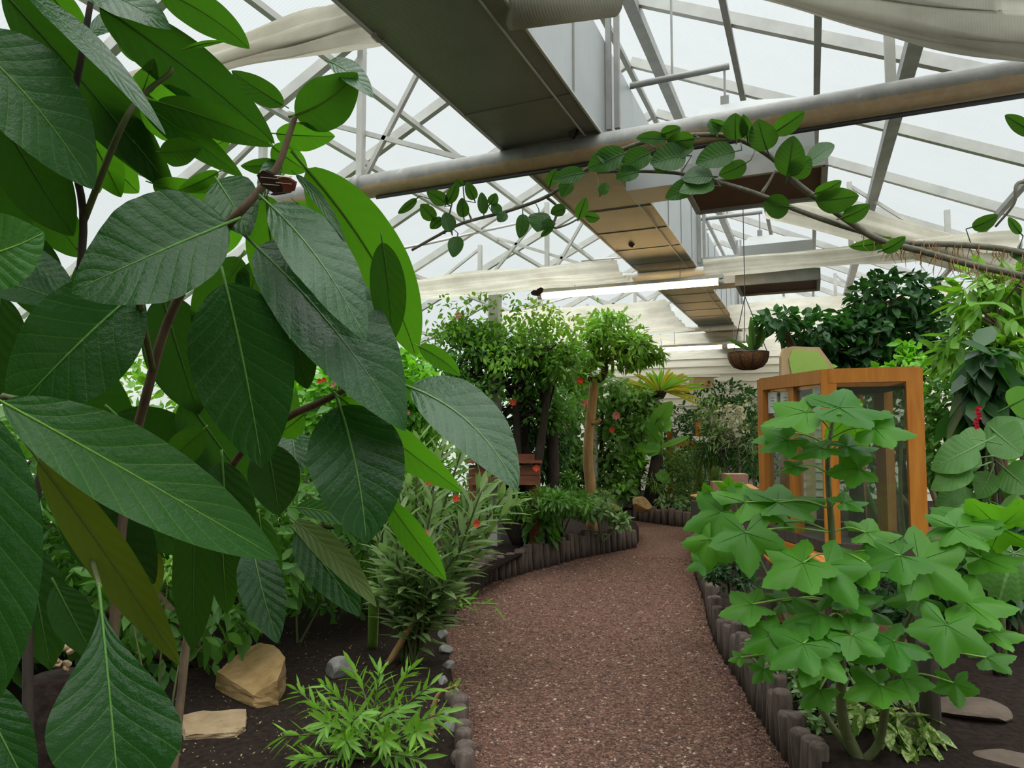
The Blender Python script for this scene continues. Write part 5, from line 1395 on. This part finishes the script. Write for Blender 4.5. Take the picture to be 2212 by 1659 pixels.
BL = [  # base, tip, width, depth, up, yaw, bend, material, extras
    # very near and lower left
    ((-45, 880), (-8, 1530), 235, .62, 5, 10, 0, 'shrub', {}),
    ((214, 1262), (262, 1770), 292, .78, 18, 0, 0, 'shrub', {'shape': (2.6, 1.4), 'stalk': .02}),
    ((-60, 1470), (70, 1720), 140, .85, 10, 0, 0, 'shrub', {}),
    ((5, 856), (612, 1202), 184, .88, 24, 0, 14, 'shrub_m', {'shape': (.7, .85)}),
    ((82, 1003), (392, 1450), 104, 1.0, -22, 0, -22, 'shrub_o', {}),
    ((420, 1105), (416, 1415), 92, 1.05, -30, 0, 0, 'shrub', {}),
    ((545, 1178), (600, 1388), 100, 1.2, 20, 0, 8, 'shrub_p', {}),
    ((300, 622), (12, 905), 235, 1.02, 12, 0, 10, 'shrub', {}),
    ((482, 608), (562, 1012), 222, .98, 12, -15, -18, 'shrub', {}),
    ((490, 472), (150, 622), 232, .92, 34, 0, -14, 'shrub', {}),
    ((576, 428), (612, 668), 108, 1.06, -32, 0, 10, 'shrub_y', {}),
    ((588, 432), (796, 728), 128, .98, 42, 20, -16, 'shrub_p', {}),
    ((560, 520), (884, 922), 196, 1.02, 36, 15, -10, 'shrub_p', {'fold': .3}),
    ((662, 376), (900, 782), 150, 1.05, -40, 0, -62, 'shrub_y', {}),
    ((826, 528), (846, 745), 76, .99, -30, 0, -8, 'shrub', {}),  # dark leaf added to make another leaf's shadow on the bright leaf
    ((640, 372), (746, 515), 22, 1.04, 40, 0, -8, 'shrub', {}),
    ((638, 724), (664, 842), 66, 1.08, -15, 0, 0, 'shrub', {}),
    ((600, 655), (630, 862), 62, 1.12, -38, 0, 0, 'shrub_y', {}),
    ((470, 386), (540, 505), 115, 1.05, 40, 0, 0, 'shrub', {}),
    ((905, 750), (994, 814), 40, 1.12, -25, 0, -14, 'shrub_y', {}),
    ((735, 872), (794, 1172), 206, 1.05, 22, 10, -14, 'shrub', {}),
    ((735, 868), (1000, 1072), 76, 1.1, -40, 0, -10, 'shrub_y', {}),
    ((888, 828), (1120, 1052), 128, 1.05, 40, 0, -52, 'shrub_p', {}),
    ((866, 820), (914, 874), 34, 1.12, -30, 0, 0, 'shrub_y', {}),
    ((835, 1085), (964, 1260), 58, 1.12, -38, 0, -6, 'shrub_y', {}),
    ((578, 960), (604, 1115), 112, 1.08, -10, 20, 0, 'shrub', {}),
    ((640, 1146), (778, 1328), 98, 1.2, 25, 0, -6, 'shrub', {}),
    ((636, 1118), (814, 1304), 58, 1.15, 40, 0, -10, 'shrub_o', {}),
    ((630, 930), (642, 1026), 82, 1.3, 40, 0, 0, 'shrub_p', {}),
    ((640, 1093), (782, 1134), 44, 1.2, 30, 0, -10, 'shrub_m', {}),
    ((655, 898), (598, 942), 54, 1.2, -40, 0, 0, 'shrub_y', {}),
    # left edge
    ((-80, 560), (96, 500), 165, .72, 10, 0, 20, 'shrub_m', {}),
    ((20, 538), (168, 632), 66, 1.1, 42, 0, 0, 'shrub_p', {}),
    ((118, 640), (-70, 600), 76, 1.08, 35, 0, 10, 'shrub', {}),
    ((0, 640), (-30, 900), 140, 1.15, -10, 0, 0, 'shrub', {}),
    ((0, 255), (160, 515), 145, 1.05, -22, 0, 0, 'shrub', {}),
    ((-70, 70), (208, 402), 195, .92, 30, 10, -20, 'shrub_p2', {}),
    ((10, -10), (382, 428), 132, .98, -22, 10, -16, 'shrub', {}),
    ((60, -30), (360, 275), 46, .97, 45, 0, -10, 'shrub_p', {}),
    ((215, 20), (596, 318), 118, 1.02, -22, 0, -34, 'shrub', {}),
    ((170, -40), (370, 56), 80, 1.0, 40, 0, -10, 'shrub_p', {}),
    ((340, -20), (540, 110), 78, 1.04, -30, 0, -30, 'shrub_m', {}),
    ((400, 107), (487, 91), 13, 1.06, -30, 0, -10, 'shrub_y', {}),
    ((100, -20), (188, 82), 66, 1.12, -38, 0, 0, 'shrub_y', {}),
    ((345, 60), (380, 100), 50, 1.12, -38, 0, 0, 'shrub_y', {}),
    ((190, 70), (290, 20), 44, 1.12, 42, 0, 0, 'shrub_p', {}),
    ((306, 206), (332, 128), 46, 1.12, -35, 0, 0, 'shrub_y', {}),
    ((300, 205), (305, 150), 40, 1.14, -35, 0, 0, 'shrub_y', {}),
    ((310, 200), (452, 285), 115, 1.12, -42, 0, 10, 'shrub_y', {}),
    ((340, 225), (592, 322), 72, 1.08, -36, 0, -24, 'shrub_m', {}),
    ((300, 222), (526, 388), 60, 1.1, -25, 0, -10, 'shrub_m', {}),
    ((345, 330), (436, 320), 62, 1.14, -42, 0, 0, 'shrub_y', {}),
    ((152, 226), (262, 432), 98, 1.14, -40, 0, -10, 'shrub_y', {}),
    ((185, 190), (378, 424), 84, 1.12, -22, 0, -14, 'shrub_m', {}),
    ((210, 130), (285, 185), 44, 1.16, -38, 0, 0, 'shrub_y', {}),
    ((638, 252), (772, 160), 116, 1.0, -36, 0, 18, 'shrub_m', {}),
    ((712, 128), (806, 206), 46, .99, 45, 0, -10, 'shrub_p', {}),
    ((596, 292), (724, 298), 62, 1.02, -42, 0, -4, 'shrub_y', {}),
    ((588, 318), (664, 372), 62, 1.04, -42, 0, 0, 'shrub_y', {}),
    ((612, 228), (500, 154), 52, 1.06, -15, 0, 0, 'shrub_m', {}),
    ((472, 374), (384, 414), 36, 1.1, -38, 0, 0, 'shrub_y', {}),
    ((602, 356), (520, 360), 34, 1.06, -30, 0, 0, 'shrub_m', {}),
    ((470, 392), (395, 400), 40, 1.12, -38, 0, 0, 'shrub_y', {}),
    ((640, 440), (748, 518), 42, 1.14, -40, 0, 0, 'shrub_y', {}),
    ((600, 340), (560, 430), 44, 1.06, 42, 0, 0, 'shrub_p', {}),
    ((60, 200), (150, 90), 80, 1.3, -35, 0, 0, 'shrub_m', {}),
    ((210, 320), (300, 420), 76, 1.25, -38, 0, 0, 'shrub_y', {}),
    ((180, 300), (215, 420), 60, 1.3, -38, 0, 0, 'shrub_y', {}),
    ((330, 400), (470, 420), 60, 1.25, -38, 0, 8, 'shrub_y', {}),
    ((420, 330), (500, 300), 50, 1.25, -38, 0, 0, 'shrub_y', {}),
    ((520, 440), (470, 560), 60, 1.3, -38, 0, 0, 'shrub_y', {}),
    ((80, 420), (180, 560), 90, 1.3, -35, 0, 0, 'shrub_m', {}),
    ((260, 60), (330, 140), 60, 1.3, -38, 0, 0, 'shrub_m', {}),
    ((20, 120), (110, 60), 70, 1.25, -35, 0, 0, 'shrub_m', {}),
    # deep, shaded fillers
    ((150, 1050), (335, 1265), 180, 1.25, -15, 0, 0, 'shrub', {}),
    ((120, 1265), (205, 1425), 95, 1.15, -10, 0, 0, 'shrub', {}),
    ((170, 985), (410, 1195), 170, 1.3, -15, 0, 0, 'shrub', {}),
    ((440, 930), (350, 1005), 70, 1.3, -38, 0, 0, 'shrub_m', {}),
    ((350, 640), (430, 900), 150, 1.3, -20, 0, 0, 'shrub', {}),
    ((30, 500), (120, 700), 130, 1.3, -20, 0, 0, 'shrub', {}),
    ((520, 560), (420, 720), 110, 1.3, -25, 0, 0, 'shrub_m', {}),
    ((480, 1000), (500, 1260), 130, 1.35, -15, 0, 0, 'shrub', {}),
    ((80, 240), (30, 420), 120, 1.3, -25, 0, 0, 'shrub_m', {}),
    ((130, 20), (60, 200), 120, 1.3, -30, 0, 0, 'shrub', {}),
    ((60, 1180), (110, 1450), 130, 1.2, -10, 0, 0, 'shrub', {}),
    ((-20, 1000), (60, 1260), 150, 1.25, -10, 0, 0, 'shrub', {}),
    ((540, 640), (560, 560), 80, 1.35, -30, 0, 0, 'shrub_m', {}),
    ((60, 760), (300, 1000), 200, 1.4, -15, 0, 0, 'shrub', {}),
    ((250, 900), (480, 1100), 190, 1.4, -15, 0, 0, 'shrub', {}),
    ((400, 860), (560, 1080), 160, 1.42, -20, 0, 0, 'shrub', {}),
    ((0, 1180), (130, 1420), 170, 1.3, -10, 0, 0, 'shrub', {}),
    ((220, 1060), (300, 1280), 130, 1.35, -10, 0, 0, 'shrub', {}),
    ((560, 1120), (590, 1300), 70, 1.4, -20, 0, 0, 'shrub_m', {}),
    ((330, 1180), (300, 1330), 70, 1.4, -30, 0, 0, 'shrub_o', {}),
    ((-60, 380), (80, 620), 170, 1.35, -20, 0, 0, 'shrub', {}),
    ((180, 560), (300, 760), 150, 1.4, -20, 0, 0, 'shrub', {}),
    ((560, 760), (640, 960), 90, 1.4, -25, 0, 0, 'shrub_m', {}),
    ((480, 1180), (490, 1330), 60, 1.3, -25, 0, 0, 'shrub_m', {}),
]
M['shrub_p'] = leafmat('wet_shrub_leaf', (0.014, 0.062, 0.018), (0.028, 0.09, 0.025), (0.045, 0.14, 0.02), (0.08, 0.28, 0.012), 0.27, 0.22, 9, (0.13, 0.26, 0.08), False, 1.0, spec=0.34)
M['shrub_p2'] = M['shrub']
M['shrub_m'] = leafmat('mid_shrub_leaf', (0.018, 0.09, 0.013), (0.035, 0.13, 0.02), (0.025, 0.09, 0.012), (0.08, 0.27, 0.01), 0.33, 0.36, 9, (0.2, 0.42, 0.05), False, 0.5, spec=0.22)
for (a, b, wpx, d, up, yaw, bend, m_, ex) in BL:
    kw = dict(shape=(.62, .86), fold=.16, arch=.09, nu=52, nv=15, corr=.013 if wpx > 80 else 0.0, stalk=.1)
    kw.update(ex)
    V, f, U, bk = px_leaf(a, b, wpx, d, up, yaw, bend, **kw)
    obj('leaf', V, f, M[m_], fs, True, U)

# ================================================================== BUTTERFLIES
def butterfly(label, c, size, axis, nrm, mats, spread=.25, bands=True):
    """Folded-wing butterfly: axis = head direction, nrm = direction the wings stand towards."""
    c = V3(c); ax = V3(axis).normalized(); up = V3(nrm); up = (up - ax * up.dot(ax)).normalized(); s = ax.cross(up)
    t = thing('butterfly', label, 'butterfly', c)
    MB().tube([c - ax * size * .45, c - ax * size * .1, c + ax * size * .15, c + ax * size * .3], [size * .02, size * .05, size * .065, size * .03], 8).build('body', M['wing_dark'], t, True)
    fore = [(0.15, 0), (.55, .35), (.62, .75), (.35, .9), (-.05, .7), (-.2, .2), (-.1, 0)]
    hind = [(0.05, 0), (-.05, .55), (-.4, .6), (-.72, .35), (-.6, .05), (-.2, -.05)]
    for sg in (-1, 1):
        for nm, ol, mt in (('forewing', fore, mats[0]), ('hindwing', hind, mats[1])):
            o = up + s * sg * spread; o.normalize()
            th = ax.cross(o).normalized() * size * .008
            a = [c + ax * x * size + o * y * size for x, y in ol]; n_ = len(a)
            wg = obj(nm, [p + th for p in a] + [p - th for p in a], [tuple(range(n_)), tuple(reversed(range(n_, 2 * n_)))] + [(i, n_ + i, n_ + (i + 1) % n_, (i + 1) % n_) for i in range(n_)], M[mt], t, False)
            if bands:
                for y0 in (.3, .55):
                    mb = MB(); x0, x1 = (-.1, .5) if nm == 'forewing' else (-.55, 0)
                    q0, q1 = c + ax * x0 * size + o * y0 * size, c + ax * x1 * size + o * (y0 + .12) * size
                    mb.beam(q0, q1, size * .06, size * .022, up=tuple(o)); mb.build('cream_band', M['wing_cream'], wg)
    for sg in (-1, 1):
        h = c + ax * size * .3
        MB().tube([h, h + ax * size * .25 + s * sg * size * .12 + up * size * .1], size * .008, 5).build('antenna', M['wing_dark'], t)
butterfly('dark butterfly with cream bands on a twig among the big leaves', P(603, 418, .955), px2m(58, .955), RT * -.95 - UP * .1, UP * .85 - FW * .3, ('wing_dark', 'wing_red'))
butterfly('brown butterfly clinging to the duct bottom above the pipe', P(1231, 275, 3.9), .1, UP * .9 + RT * .1, -UP * .3 + RT * .5 - FW * .5, ('wing_red', 'wing_dark'), bands=False)
butterfly('dark butterfly on the warm lit stretch of the duct', P(1358, 518, 6.3), .1, UP * .8, RT * .8 - FW * .4, ('wing_dark', 'wing_dark'), .8, False)
butterfly('dark butterfly at the left end of the nearest tube lamp', P(1161, 638, 6.5), .09, RT, UP, ('wing_dark', 'wing_dark'), .5, False)
